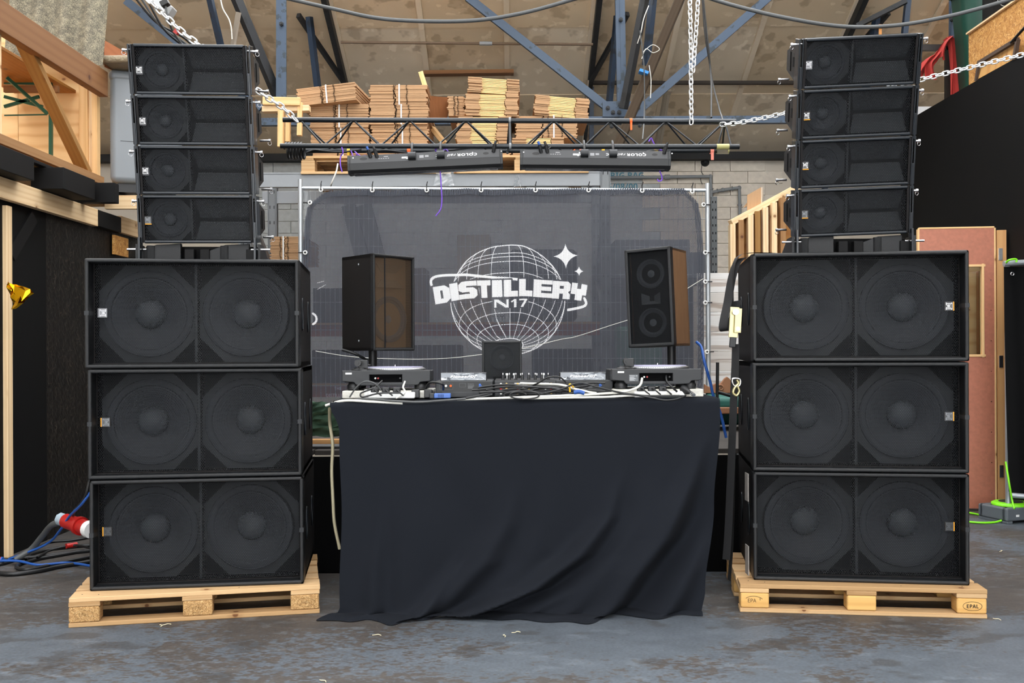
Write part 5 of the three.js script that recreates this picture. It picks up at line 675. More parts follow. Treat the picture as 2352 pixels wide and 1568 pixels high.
// ---------------------------------------------------------------- ratchet strap on the right stack
{ const t = thing('ratchet_strap', 'black ratchet strap with a brass-coloured buckle on the right bass bins', 'strap'), strapM = M({ color: '#161618', roughness: 0.75, side: THREE.DoubleSide, ...bump(weave, 0.02, 0.0006) });
  const band = (pts, w, dir = V(0.13, 0, 0.99)) => { const c = curve(pts), n = 60, pos = [], idx = []; for (let i = 0; i <= n; i++) { const q = c.getPointAt(i / n), d = dir.clone().multiplyScalar(w / 2); pos.push(...q.clone().sub(d).toArray(), ...q.clone().add(d).toArray()); if (i) idx.push(2 * i - 2, 2 * i - 1, 2 * i, 2 * i, 2 * i - 1, 2 * i + 1); } const g = new THREE.BufferGeometry(); g.setAttribute('position', new THREE.Float32BufferAttribute(pos, 3)); g.setIndex(idx); g.computeVertexNormals(); return clean(g); };
  const z = 5.35, sx = 1.205;
  obj('webbing', band([V(sx + 0.3, 1.85, -z), V(sx + 0.02, 1.845, -z), V(sx - 0.012, 1.8, -z), V(sx - 0.014, 1.3, -z), V(sx - 0.016, 0.8, -z), V(sx - 0.03, 0.3, -z), V(sx - 0.045, 0.1, -z)], 0.05), strapM, t);
  obj('webbing_tail', band([at(1706, 592, z), at(1692, 605, z), at(1682, 635, z), at(1672, 690, z), at(1661, 755, z - 0.02), at(1668, 760, z), at(1681, 735, z), at(1690, 705, z), at(1696, 690, z)], 0.05, V(0.8, 0.1, 0.6)), strapM, t);
  obj('lower_webbing', band([at(1690, 790, z - 0.05), at(1688, 860, z - 0.05), at(1684, 950, z - 0.05), at(1678, 1100, z - 0.05), at(1672, 1230, z - 0.05), at(1668, 1285, z - 0.05)], 0.045, V(0.75, 0, 0.66)), strapM, t);
  const brass = M({ color: '#c9bd8c', roughness: 0.35, metalness: 0.8 }), bz = z - 0.08;
  obj('ratchet_plate', [bar(at(1688, 705, bz), at(1684, 775, bz), 0.008, 0.05, 0.003), bar(at(1697, 708, bz - 0.02), at(1694, 764, bz - 0.02), 0.006, 0.036, 0.002)], brass, t);
  obj('ratchet_spindle', rod(at(1690, 716, bz + 0.03), at(1690, 716, bz - 0.03), 0.016, 16), chrome, t); obj('ratchet_pivot', rod(at(1695, 755, bz + 0.03), at(1695, 755, bz - 0.03), 0.011, 14), chrome, t); obj('release_grip', bar(at(1684, 774, bz), at(1682, 798, bz), 0.016, 0.034, 0.005), blackPlastic, t);
  obj('hook', tube([at(1692, 872, bz), at(1696, 880, bz), at(1688, 890, bz), at(1684, 902, bz), at(1692, 908, bz), at(1698, 898, bz), at(1694, 886, bz)], 0.007, 50, 7), brass, t); obj('hook_ring', tube([at(1683, 870, bz), at(1700, 871, bz), at(1698, 886, bz), at(1685, 884, bz)], 0.006, 40, 6, true), chrome, t);
}
for (const [a, b, w] of [[1087, 1151, 'upper'], [1253, 1320, 'lower']]) { const p = at(1724, a, 5.19), q = at(1724, b, 5.19), X = 1.2235; one('velcro_patch', box(0.004, p.y - q.y, 0.07, X + (w === 'lower' ? 0.0 : 0.0), (p.y + q.y) / 2, -5.21).applyMatrix4(new THREE.Matrix4()), M({ color: '#8d8782', roughness: 0.95 }), w + ' grey fabric patch on the inner side of the bottom right bass bin', 'patch', 'grey patches on the right stack'); }

// ---------------------------------------------------------------- left: timber mezzanine
const LX = -3.28, beamX = (name, label, a, b, h, d, mat, cat = 'timber') => { const y0 = (a.y + b.y) / 2; return one(name, rbox(d, h, Math.abs(a.z - b.z), 0.004, a.x, y0, (a.z + b.z) / 2), mat, label, cat, 'timbers of the left mezzanine'); };
{ const X = (px, py, dx = 0) => atX(px, py, LX + dx);
  beamX('timber_beam', 'thick brown top beam of the left mezzanine', X(-70, 60), X(238, 145), 0.2, 0.07, brownBeam);
  beamX('timber_beam', 'brown bottom rail along the mezzanine deck edge', X(-60, 308), X(231, 408), 0.065, 0.06, pineDark);
  beamX('timber_beam', 'honey coloured lower beam under the mezzanine joists', X(-60, 415), X(218, 498), 0.135, 0.05, pine);
  beamX('timber_beam', 'black painted length of the lower beam', X(219, 497, -0.02), X(272, 520, -0.02), 0.13, 0.05, blackWood);
  beamX('timber_beam', 'unpainted end of the lower beam by the left array', X(272, 518, -0.03), X(318, 526, -0.03), 0.14, 0.05, pine);
  one('deck_edge_board', rbox(0.05, 0.022, 2.7, 0.003, LX + 0.03, X(100, 385).y, -7.35), blackWood, 'black edge board of the mezzanine deck', 'board');
  one('mezzanine_deck', rbox(2.6, 0.02, 2.9, 0.003, LX - 1.28, X(100, 385).y + 0.004, -7.4), osb, 'board deck of the left mezzanine', 'deck');
  one('timber_post', rbox(0.068, 2.3, 0.07, 0.004, atH(10, 1280, 0).x, 1.15, atH(10, 1280, 0).z - 0.02), pine, 'knotty pale post at the left edge of the picture', 'post');
  { const p = X(4, 200); one('timber_post', rbox(0.07, 0.95, 0.06, 0.004, p.x - 0.05, 3.07, p.z), pine, 'short pale post above the deck at the left edge', 'post'); }
  one('timber_brace', bar(X(28, 45, -0.062), X(196, 398, -0.062), 0.095, 0.05, 0.004, V(1, 0, 0)), greenBrown, 'greenish brown diagonal brace of the mezzanine railing', 'brace');
  for (const [px0, px1, y0, y1, dx, lab] of [[-60, 77, 322, 400, 0.13, 'leftmost black joist block under the mezzanine deck'], [145, 217, 418, 455, 0.18, 'middle black joist block under the mezzanine deck'], [262, 272, 437, 478, 0.28, 'small black joist block nearest the left array']]) { const a = atX(px0, y0, LX + dx), b = atX(px1, y1, LX + dx), top = X(100, 385).y - 0.012; one('joist_block', rbox(dx + 0.05, 0.15, Math.max(0.08, Math.abs(a.z - b.z)), 0.004, LX + dx / 2 - 0.02, top - 0.078, (a.z + b.z) / 2), blackWood, lab, 'joist', 'black joists of the left mezzanine'); }
  const wl = one('black_partition', box(0.02, 2.4, 0.78, LX - 0.05, 1.2, -6.72), blackBoard, 'smooth black painted sheet under the mezzanine', 'partition'), wl2 = one('black_partition', box(0.02, 2.4, 1.75, LX - 0.055, 1.2, -7.99), osbBlack, 'rough black painted strand board sheet beside the left stack', 'partition'); void wl; void wl2;
  one('strand_board_edge', box(0.02, 0.16, 0.3, LX - 0.02, X(280, 565).y, X(282, 565).z), osb, 'bare strand board strip above the left bass bins', 'board');
  one('timber_block', rbox(0.3, 0.11, 0.05, 0.003, at(285, 465, 8.15).x, at(285, 465, 8.15).y, -8.15), pine, 'pale timber block end by the left array', 'timber');
  one('timber_block', bar(at(20, 585, 6.6), at(72, 497, 6.9), 0.1, 0.05), blackWood, 'black corner brace under the lower beam', 'timber');
  // back of the room on the deck
  const zb = 8.1, A = at(-120, 60, zb), B = at(206, 420, zb);
  { const t = thing('plywood_wall', 'bright knotty plywood wall behind the mezzanine railing', 'wall panel'); const w = (B.x - A.x) / 2; for (let i = 0; i < 2; i++) obj('plywood_sheet', box(w - 0.004, A.y - B.y, 0.018, A.x + w * (i + 0.5), (A.y + B.y) / 2, -zb), ply, t); obj('stud', rbox(0.07, 1.2, 0.05, 0.003, at(199, 280, zb).x, at(199, 280, zb).y, -zb + 0.04), planed, t); obj('stud', rbox(0.03, 1.2, 0.05, 0.003, at(213, 280, zb).x, at(213, 280, zb).y, -zb + 0.02), pine, t); obj('stud', rbox(0.045, 1.2, 0.06, 0.003, at(224, 285, zb).x, at(224, 285, zb).y, -zb + 0.03), planed, t); obj('paint_patch', box(0.068, 0.1, 0.002, at(199, 385, zb).x, at(199, 388, zb).y, -zb + 0.066), red, t); }
  { const g = new THREE.PlaneGeometry(0.72, 0.78, 60, 10), p = g.attributes.position; for (let i = 0; i < p.count; i++) { const x = p.getX(i); p.setZ(i, 0.035 * Math.sin(x * 2 * Math.PI / 0.19) - 0.1 * p.getY(i)); } g.computeVertexNormals(); const q = at(134, 28, 7.85); const o = one('corrugated_sheet', clean(g), M({ map: rep(mottle, 0.35), roughness: 0.95, side: THREE.DoubleSide }), 'mottled grey corrugated roof sheet hanging behind the top beam', 'roof sheet'); const uv = o.geometry.attributes.uv, pp = o.geometry.attributes.position; for (let i = 0; i < uv.count; i++) uv.setXY(i, pp.getX(i), pp.getY(i)); o.position.copy(q); o.rotation.set(0, 0.15, -0.06); }
  { const X2 = -3.52, e = atX(162, 207, X2), n = atX(-40, 90, X2), t = thing('folding_beer_table', 'folding beer table with green metal legs on the mezzanine', 'table'), wood = M({ map: rep(pineT, 1.6, 0.4), color: '#a8803c', roughness: 0.55 }); obj('tabletop', rbox(0.5, 0.028, Math.abs(e.z - n.z) + 0.2, 0.006, X2 - 0.25, e.y + 0.014, (e.z + n.z) / 2), wood, t); const gr = M({ color: '#134c36', roughness: 0.4 }), zz = 7.75; const L = (a, b, r = 0.012) => obj('leg_bar', bar(a, b, r * 2, r * 1.6), gr, t); L(at(117, 195, zz), at(117, 390, zz), 0.014); L(at(10, 190, zz), at(120, 192, zz)); L(at(10, 222, zz), at(98, 245, zz)); L(at(10, 245, zz), at(90, 222, zz)); L(at(15, 178, zz - 0.2), at(110, 262, zz)); L(at(10, 265, zz), at(108, 263, zz), 0.005); obj('under_rail', bar(at(10, 205, zz), at(135, 205, zz), 0.05, 0.03), brownBeam, t); }
  { const p = at(300, 435, 8.35), t = thing('grey_plastic_cabinet', 'tall grey moulded plastic cabinet on the mezzanine beside the left array', 'cabinet', null, V(at(232, 300, 8.2).x + 0.29, X(100, 385).y + 0.02, -8.45), 0.32), gp = M({ color: '#7d848a', roughness: 0.42 }), hh = at(265, 155, 8.2).y - at(265, 428, 8.2).y; void p; obj('body', rbox(0.56, hh - 0.07, 0.5, 0.05, 0, (hh - 0.07) / 2 + 0.07, 0, 4), gp, t); obj('lid', rbox(0.575, 0.09, 0.515, 0.04, 0, hh - 0.03, 0, 4), gp, t); obj('base', box(0.45, 0.07, 0.4, 0, 0.035, 0), blackPlastic, t); obj('seam', [box(0.564, 0.004, 0.4, 0, hh * 0.42, 0), box(0.4, 0.004, 0.504, 0, hh * 0.42, 0)], greyPlastic, t); obj('latch', rbox(0.05, 0.03, 0.01, 0.003, 0.1, hh * 0.3, 0.25), gp, t); }
  const bm = M({ map: rep(pineT, 1.5, 0.6), color: '#a8714e', roughness: 0.7 });
  for (const [i, [y0, y1]] of [[94, 128], [106, 140], [118, 146]].entries()) one('stacked_board', slab([at(238, y0, 8.0), at(330, y0 + 52, 8.9), at(330, y0 + 72, 8.9), at(240, y1 + 8, 8.0)], V(0, 1, 0), 0.01), bm, ['top', 'middle', 'bottom'][i] + ' reddish brown board lying over the grey cabinet', 'board', 'boards over the grey cabinet');
  { const p = at(272, 150, 8.15); one('insulation_roll', rbox(0.3, 0.06, 0.4, 0.028, p.x + 0.06, p.y, p.z, 4), M({ color: '#8d8068', roughness: 0.6, ...bump(softNoise, 0.1, 0.01) }), 'crumpled film-wrapped roll on top of the grey cabinet', 'roll'); }
  { const p = at(35, 668, 6.25), g = new THREE.ConeGeometry(0.085, 0.16, 9, 5, true), q = g.attributes.position; for (let i = 0; i < q.count; i++) q.setXYZ(i, q.getX(i) + rnd(-0.014, 0.014), q.getY(i) + rnd(-0.01, 0.01), q.getZ(i) * 0.4 + rnd(-0.014, 0.014)); g.computeVertexNormals(); const o = one('gold_foil_scrap', clean(g), M({ color: '#e0a818', roughness: 0.18, metalness: 1, flatShading: true, side: THREE.DoubleSide }), 'crumpled scrap of shiny gold foil pinned to the pale post', 'foil'); o.position.copy(p); o.rotation.z = 0.75; }
}
// cables and the red mains plug on the floor beside the left stack
const FC = (label, pts, r, mat) => one('floor_cable', tube(pts.map(([x, y, h]) => atH(x, y, h ?? r)), r, pts.length * 10, 7), mat, label, 'cable', 'cables on the floor by the left stack');
FC('nearest black floor cable looping in from the left edge', [[-30, 1308], [20, 1318], [80, 1312], [140, 1300], [205, 1290], [240, 1285]], 0.014, cableBlack);
FC('second black floor cable curving below the red tape', [[-20, 1300], [30, 1283], [90, 1278], [150, 1270], [225, 1262]], 0.013, cableBlack);
FC('black floor cable making a flat loop', [[225, 1275], [140, 1292], [60, 1308], [38, 1300], [80, 1285], [150, 1272], [230, 1258]], 0.012, cableBlack);
FC('black floor cable lying farther back', [[230, 1250], [160, 1256], [110, 1262], [70, 1272], [20, 1290], [-30, 1303]], 0.012, cableBlack);
FC('thin black floor cable under the red plug', [[215, 1232], [170, 1240], [120, 1244], [80, 1262], [60, 1285]], 0.009, cableBlack);
FC('blue floor cable from the left edge to the stack', [[-30, 1288, 0.03], [40, 1288, 0.03], [90, 1297, 0.02], [150, 1292, 0.02], [225, 1302, 0.02]], 0.008, cableBlue);
FC('short black floor cable with a bright end by the wall', [[225, 1264, 0.04], [170, 1252, 0.05], [120, 1262, 0.04], [85, 1280, 0.03]], 0.008, cableBlack);
cord('hanging_cable', 'blue cable hanging down behind the left stack to the floor', [at(208, 1130, 5.9), at(190, 1155, 5.9), at(160, 1185, 6.0), at(140, 1215, 6.1), at(105, 1250, 6.3), at(20, 1284, 6.35)], 0.008, cableBlue);
cord('hanging_cable', 'black cable hanging beside the blue one behind the left stack', [at(206, 1100, 5.9), at(196, 1140, 5.9), at(170, 1175, 6.0), at(172, 1190, 6.1), at(190, 1200, 6.1)], 0.009, cableBlack);
cord('hanging_cable', 'grey sleeved cable leading to the red plug', [at(145, 1197, 6.15), at(120, 1205, 6.2), at(98, 1230, 6.3), at(70, 1262, 6.35), at(35, 1285, 6.3)], 0.02, cableGrey);
{ const t = thing('red_mains_plug', 'red three-phase mains plug and socket lying behind the left stack', 'plug'), a = at(152, 1196, 6.1), b = at(205, 1215, 5.95); obj('socket_body', rod(a, b, 0.045, 18), red, t); obj('collar', rod(a.clone().lerp(b, 0.55), a.clone().lerp(b, 0.66), 0.056, 18), red, t); obj('gland', rod(a.clone().lerp(b, -0.25), a, 0.04, 8), M({ color: '#9fb0bc', roughness: 0.4 }), t); obj('sealing_ring', rod(b.clone().lerp(a, 0.06), b.clone().lerp(a, -0.12), 0.05, 18), whitePlastic, t); }
{ const a = atH(152, 1254, 0.05), b = atH(176, 1250, 0.05); one('red_tape_mark', rod(a, b, 0.017, 12), red, 'red tape wrapped round a black floor cable', 'tape'); }
{ const t = thing('cable_connector', 'red and blue cable connector at the left edge of the floor', 'connector'); obj('red_shell', rod(atH(-20, 1286, 0.035), atH(3, 1285, 0.035), 0.018, 12), red, t); obj('blue_collar', rod(atH(3, 1285, 0.035), atH(7, 1285, 0.035), 0.018, 12), cableBlue, t); }

// ---------------------------------------------------------------- right: black partition, strand board, door, curtain
const RX = 4.08;
{ const a = atX(2352, 124, RX), b = atX(2116, 257, RX), y = (a.y + b.y) / 2; one('black_partition', box(0.04, y, 4.2, RX + 0.02, y / 2, -8.35), blackBoard, 'tall black painted partition on the right', 'partition');
  const o1 = atX(2207, 80, RX).y, zf = atX(2207, 80, RX).z; one('strand_board', box(0.02, o1 - y, 2.6, RX + 0.08, (o1 + y) / 2, zf + 1.3), osb, 'orange strand board panel above the black partition', 'board'); one('board_capping', box(0.05, 0.015, 2.6, RX + 0.07, o1 + 0.008, zf + 1.3), pine, 'thin timber capping along the strand board', 'trim');
  { const t = thing('timber_tray', 'dark framed plywood panel leaning on the strand board', 'panel'); obj('plywood', slab([atX(2243, 185, RX + 0.02), atX(2330, 137, RX + 0.02), atX(2336, 92, RX + 0.04), atX(2250, 148, RX + 0.04)], V(-1, 0, 0), 0.012), M({ map: rep(plyT, 1), color: '#d8c09a', roughness: 0.8 }), t); const fm = M({ color: '#4a3a30', roughness: 0.7 }); obj('frame_rail', bar(atX(2248, 145, RX), atX(2338, 90, RX), 0.03, 0.03), fm, t); obj('frame_rail', bar(atX(2338, 90, RX), atX(2330, 137, RX), 0.03, 0.03), fm, t); obj('frame_rail', bar(atX(2248, 145, RX), atX(2242, 186, RX), 0.03, 0.02), fm, t); }
  cord('wall_cable', 'black cable crossing the strand board at the right edge', [atX(2322, 98, RX - 0.02), atX(2340, 78, RX - 0.02), atX(2370, 45, RX - 0.02)], 0.012, cableBlack);
  one('storage_deck', rbox(3.1, 0.04, 3.5, 0.004, 5.72, y - 0.05, -7.75), osb, 'strand board deck behind the black partition', 'deck');
  { const q = at(2250, 40, 9.25), t = thing('wheelie_bin', 'dark green wheelie bin standing above the strand board', 'bin', null, V(q.x + 0.02, y - 0.028, -9.25)), gb = M({ color: '#12463a', roughness: 0.4 }); obj('body', clean(new THREE.CylinderGeometry(0.28, 0.2, 1.0, 4, 1)).rotateY(Math.PI / 4).translate(0, 0.5, 0), gb, t); obj('rim', rbox(0.44, 0.05, 0.44, 0.02, 0, 1.0, 0), gb, t); for (const [x, z] of [[-0.17, 0.17], [0.1, 0.19]]) obj('rib', bar(V(x * 0.8, 0.02, z * 0.85), V(x, 0.98, z), 0.016, 0.016), M({ color: '#3a7a68', roughness: 0.5 }), t); }
  { const q = at(2302, 2, 8.75), t = thing('printed_box', 'black box with a white record print behind the strand board', 'box'); obj('box', rbox(0.26, q.y + 0.15 - y + 0.03, 0.2, 0.006, q.x, (q.y + 0.15 + y - 0.03) / 2, -8.75), blackBoard, t); obj('print', [lathe([[0.03, 0], [0.035, 0.001], [0.04, 0]], 24).rotateX(Math.PI / 2).translate(q.x - 0.02, q.y - 0.01, -8.648), lathe([[0.07, 0], [0.073, 0.001], [0.076, 0]], 28).rotateX(Math.PI / 2).translate(q.x - 0.02, q.y - 0.01, -8.648)], M({ color: '#8d9192', roughness: 0.6 }), t); }
  { const zz = 9.65, t = thing('square_tube_frame', 'black square tube gate frame behind the right array', 'frame'), bm = M({ color: '#25211f', roughness: 0.45 }); obj('rail', bar(at(2060, 110, zz), at(2184, 110, zz), 0.055, 0.05), bm, t); obj('upright', bar(at(2177, 108, zz), V(at(2177, 330, zz).x, 0, -zz), 0.05, 0.05), bm, t); }
  one('white_board', box(0.45, 3.86, 0.012, at(2140, 205, 10.4).x, 1.93, -10.4), M({ color: '#d9dcdf', roughness: 0.6 }), 'pale grey board behind the red cloth', 'board');
  { const zz = 9.6, t = thing('red_cloth', 'red cloth knotted over the square tube frame', 'cloth'); const drape = (pts, w0, w1, folds, n = 40) => { const c = curve(pts), pos = [], idx = [], m = 24; for (let j = 0; j <= n; j++) { const q = c.getPointAt(j / n), w = w0 + (w1 - w0) * j / n; for (let i = 0; i <= m; i++) { const u = i / m - 0.5; pos.push(q.x + u * w, q.y + 0.02 * Math.cos(u * 3), q.z + 0.03 * Math.sin(u * folds * 6.28 + j * 0.05) + 0.05 * Math.cos(u * 3)); if (i && j) { const a = j * (m + 1) + i; idx.push(a - m - 2, a - 1, a, a - m - 2, a, a - m - 1); } } } const g = new THREE.BufferGeometry(); g.setAttribute('position', new THREE.Float32BufferAttribute(pos, 3)); g.setIndex(idx); g.computeVertexNormals(); return clean(g); };
    obj('tail', drape([at(2174, 92, zz - 0.02), at(2184, 100, zz - 0.06), at(2192, 140, zz - 0.08), at(2199, 220, zz - 0.08)], 0.06, 0.16, 2.2), redCloth, t); obj('knot', drape([at(2180, 92, zz - 0.06), at(2168, 104, zz - 0.08), at(2160, 122, zz - 0.08), at(2158, 140, zz - 0.07)], 0.05, 0.09, 1.5), redCloth, t); obj('hanging_end', drape([at(2158, 120, zz - 0.06), at(2143, 140, zz - 0.06), at(2132, 155, zz - 0.05), at(2136, 186, zz - 0.05)], 0.08, 0.1, 1.7), redCloth, t); obj('side_end', drape([at(2155, 128, zz - 0.03), at(2130, 140, zz - 0.03), at(2112, 165, zz - 0.03), at(2105, 178, zz - 0.03)], 0.05, 0.12, 1.3), redCloth, t); }
  // door leaf in its lining, leaning by the partition
  { const a = atH(2120, 1186, 0), b = atH(2300, 1184, 0), z = -8.25, t = thing('leaning_door', 'reddish plywood door with a glazed slot standing in front of the black partition', 'door', null, V((at(2116, 900, 8.25).x + at(2278, 900, 8.25).x) / 2, 0, z), -0.12); void a; void b; const W = at(2278, 900, 8.25).x - at(2113, 900, 8.25).x, H = at(2200, 525, 8.25).y, skin = M({ map: rep(blockT, 0.5), color: '#c1795f', roughness: 0.5 }), gl = 0.11, g0 = at(2250, 815, 8.25).y, g1 = at(2250, 612, 8.25).y, gx = at(2253, 700, 8.25).x - (at(2116, 900, 8.25).x + at(2278, 900, 8.25).x) / 2 - gl / 2;
    obj('leaf', [box(W, g0 - 0.02, 0.04, 0, (g0 + 0.02) / 2, 0), box(W, H - g1, 0.04, 0, (H + g1) / 2, 0), box(gx - gl / 2 + W / 2, g1 - g0, 0.04, (gx - gl / 2 - W / 2) / 2, (g0 + g1) / 2, 0), box(W / 2 - gx - gl / 2, g1 - g0, 0.04, (W / 2 + gx + gl / 2) / 2, (g0 + g1) / 2, 0)], skin, t);
    obj('pane', box(gl, g1 - g0, 0.006, gx, (g0 + g1) / 2, 0), P({ color: '#f2f5f3', roughness: 0.02, transmission: 1, thickness: 0 }), t);
    for (const [w, h, x, y] of [[0.02, g1 - g0 + 0.04, gx + gl / 2, (g0 + g1) / 2], [gl + 0.04, 0.02, gx, g0 - 0.005], [gl + 0.04, 0.02, gx, g1 + 0.005]]) obj('glazing_bead', rbox(w, h, 0.052, 0.003, x, y, 0), planed, t);
    obj('edge_lipping', rbox(0.014, H, 0.046, 0.003, W / 2 + 0.004, H / 2, 0), planed, t); obj('edge_lipping', rbox(W, 0.014, 0.046, 0.003, 0, H + 0.005, 0), planed, t); obj('edge_lipping', rbox(0.014, H, 0.046, 0.003, -W / 2 - 0.004, H / 2, 0), planed, t);
    const fr = obj('frame_post', rbox(0.075, H - 0.02, 0.05, 0.003, W / 2 + 0.055, H / 2 - 0.01, 0), M({ map: rep(pineT, 2, 0.5), color: '#ddc0a0', roughness: 0.7 }), t); for (const y of [H - 0.22, H - 1.1, H - 2.0]) { const hg = obj('hinge', rbox(0.032, 0.1, 0.006, 0.002, W / 2 + 0.045, y, 0.027), chrome, fr); void hg; }
    for (let i = 0; i < 9; i++) obj('screw', rod(V(W / 2 - 0.03, 0.15 + i * 0.25, 0.02), V(W / 2 - 0.03, 0.15 + i * 0.25, 0.0225), 0.004, 6), chrome, t); }
  one('stored_timber', rbox(0.3, 1.9, 0.02, 0.002, at(2228, 700, 8.6).x, 1.1, -8.62), M({ map: rep(plyT, 1), roughness: 0.7 }), 'pale plywood offcut seen through the door pane', 'timber'); one('stored_timber', rbox(0.05, 2.0, 0.05, 0.003, at(2252, 700, 8.55).x, 1.0, -8.55), brownBeam, 'brown upright seen through the door pane', 'timber');
  { const z = -7.62, x0 = at(2309, 700, 7.62).x, g = new THREE.PlaneGeometry(1.2, 1.72, 80, 30), p = g.attributes.position; for (let i = 0; i < p.count; i++) { const u = p.getX(i), v = 0.5 - p.getY(i) / 1.72; p.setZ(i, 0.03 * Math.sin(u * 14 + v * 2) + 0.02 * Math.sin(u * 31)); p.setX(i, u + 0.02 * v); } g.computeVertexNormals(); const top = at(2320, 600, 7.62).y; const t = thing('black_curtain', 'black curtain hanging from a grey pole at the right edge', 'curtain'); obj('fabric', clean(g).translate(x0 + 0.6, top - 0.9, z), blackCloth, t); obj('pole', rod(V(x0 - 0.02, top - 0.02, z + 0.02), V(x0 + 1.3, top + 0.06, z + 0.02), 0.022, 14), zinc, t); obj('upright', rod(V(x0 + 0.05, 0, z - 0.07), V(x0 + 0.05, top - 0.02, z - 0.07), 0.02, 12), zinc, t); obj('eyelet', clean(new THREE.TorusGeometry(0.012, 0.004, 6, 14)).translate(x0 + 0.03, top - 0.1, z + 0.05), chrome, t); obj('lower_tube', rod(V(x0 + 0.02, 0.22, z + 0.03), V(x0 + 0.5, 0.19, z + 0.1), 0.02, 10), zinc, t);
    cord('green_cable', 'lime green cable loop on the curtain pole', [at(2308, 607, 7.6), at(2318, 597, 7.55), at(2335, 596, 7.55), at(2334, 602, 7.55)], 0.008, cableGreen); cord('green_cable', 'lime green cable running down beside the curtain to the reel', [at(2310, 1060, 7.55), at(2318, 1110, 7.5), at(2325, 1150, 7.5), at(2330, 1168, 7.45)], 0.008, cableGreen); }
  { const c = atH(2322, 1200, 0), t = thing('cable_reel', 'grey box cable reel with a lime green top on the floor at the right edge', 'cable reel', null, V(c.x + 0.06, 0, c.z - 0.12), 0.3), gm = M({ color: '#5b6166', roughness: 0.5 }); obj('case', [rbox(0.36, 0.1, 0.06, 0.014, 0, 0.07, 0.12), rbox(0.36, 0.1, 0.06, 0.014, 0, 0.07, -0.12), rbox(0.05, 0.1, 0.28, 0.014, -0.155, 0.07, 0)], gm, t); obj('top_disc', lathe([[0, 0.145], [0.12, 0.145], [0.14, 0.135], [0.14, 0.12]], 36), cableGreen, t); obj('socket_face', lathe([[0, 0.15], [0.085, 0.15], [0.09, 0.145]], 30), greyPlastic, t); obj('red_button', rod(V(-0.07, 0.148, 0.04), V(-0.07, 0.156, 0.04), 0.012, 12), red, t); obj('wound_cable', Array.from({ length: 5 }, (_, i) => clean(new THREE.TorusGeometry(0.1 - (i % 2) * 0.006, 0.008, 6, 30)).rotateX(Math.PI / 2).translate(0.02, 0.04 + i * 0.015, 0)), cableGreen, t); obj('label', box(0.05, 0.03, 0.001, 0.02, 0.075, 0.1505), whitePlastic, t); obj('label', box(0.03, 0.016, 0.001, -0.08, 0.06, 0.1505), whitePlastic, t); for (const x of [-0.15, 0.15]) obj('foot', rbox(0.05, 0.02, 0.3, 0.004, x, 0.01, 0), gm, t);
    cord('green_cable', 'lime green cable on the floor between the right stack and the reel', [atH(2225, 1198, 0.01), atH(2250, 1200, 0.01), atH(2285, 1199, 0.01), atH(2300, 1195, 0.02)], 0.008, cableGreen); cord('green_cable', 'second lime green cable on the floor behind the right stack', [atH(2225, 1177, 0.01), atH(2250, 1182, 0.01), atH(2285, 1190, 0.02)], 0.008, cableGreen); }
}

// ---------------------------------------------------------------- between the fence and the right stack
{ const zs = 9.3, t = thing('stud_frame_panel', 'pale timber stud frame panel leaning at the back right', 'stud frame'), tl = at(1678, 512, zs), tr = at(1800, 448, zs + 0.1), b0 = deckY + 0.03; obj('top_plate', bar(tl, tr.clone().add(V(0.15, 0.09, 0)), 0.05, 0.09), pine, t); for (const [px, py, m] of [[1681, 516, pine], [1700, 506, pineDark], [1722, 494, pine], [1738, 486, greenBrown], [1756, 477, pine], [1776, 466, pine], [1796, 455, pineDark]]) { const p = at(px, py, zs); obj('stud', rbox(0.05, p.y - b0, 0.09, 0.003, p.x, (p.y + b0) / 2, p.z), m, t); } obj('bottom_plate', bar(V(tl.x, b0, tl.z), V(tr.x + 0.1, b0, tr.z), 0.05, 0.09), pine, t); obj('backing_board', slab([V(tl.x, b0, tl.z - 0.05), V(tr.x + 0.1, b0, tr.z - 0.05), V(tr.x + 0.1, tr.y + 0.05, tr.z - 0.05), V(tl.x, tl.y, tl.z - 0.05)], V(0, 0, -1), 0.012), M({ map: rep(plyT, 1), color: '#b08f66', roughness: 0.8 }), t); }
{ const p = at(1738, 462, 9.45), t = thing('cardboard_box', 'open cardboard box standing on the stud frame panel', 'box'); obj('front', slab([at(1716, 485, 9.35), at(1748, 468, 9.35), at(1748, 430, 9.35), at(1716, 448, 9.35)], V(0, 0, 1), 0.006), card, t); obj('flap', slab([at(1706, 478, 9.4), at(1718, 472, 9.38), at(1718, 462, 9.38)], V(0, 0, 1), 0.006), card, t); obj('side', slab([at(1748, 468, 9.35), at(1752, 470, 9.6), at(1752, 430, 9.6), at(1748, 430, 9.35)], V(1, 0, 0), 0.006), M({ color: '#e6ddcf', roughness: 0.9 }), t); void p; }
{ const a = at(1639, 452, 9.0), b = at(1639, 628, 9.0), t = thing('slotted_post', 'dark slotted steel racking post right of the fence', 'post'); obj('post', rbox(0.055, a.y - deckY, 0.05, 0.003, a.x, (a.y + deckY) / 2, -9.0), M({ color: '#474b4d', roughness: 0.5 }), t); for (let k = 0; k < 18; k++) for (const s of [-1, 1]) obj('slot', box(0.008, 0.02, 0.002, a.x + s * 0.013, a.y - 0.05 - k * 0.07, -8.9745), inside, t); void b; }
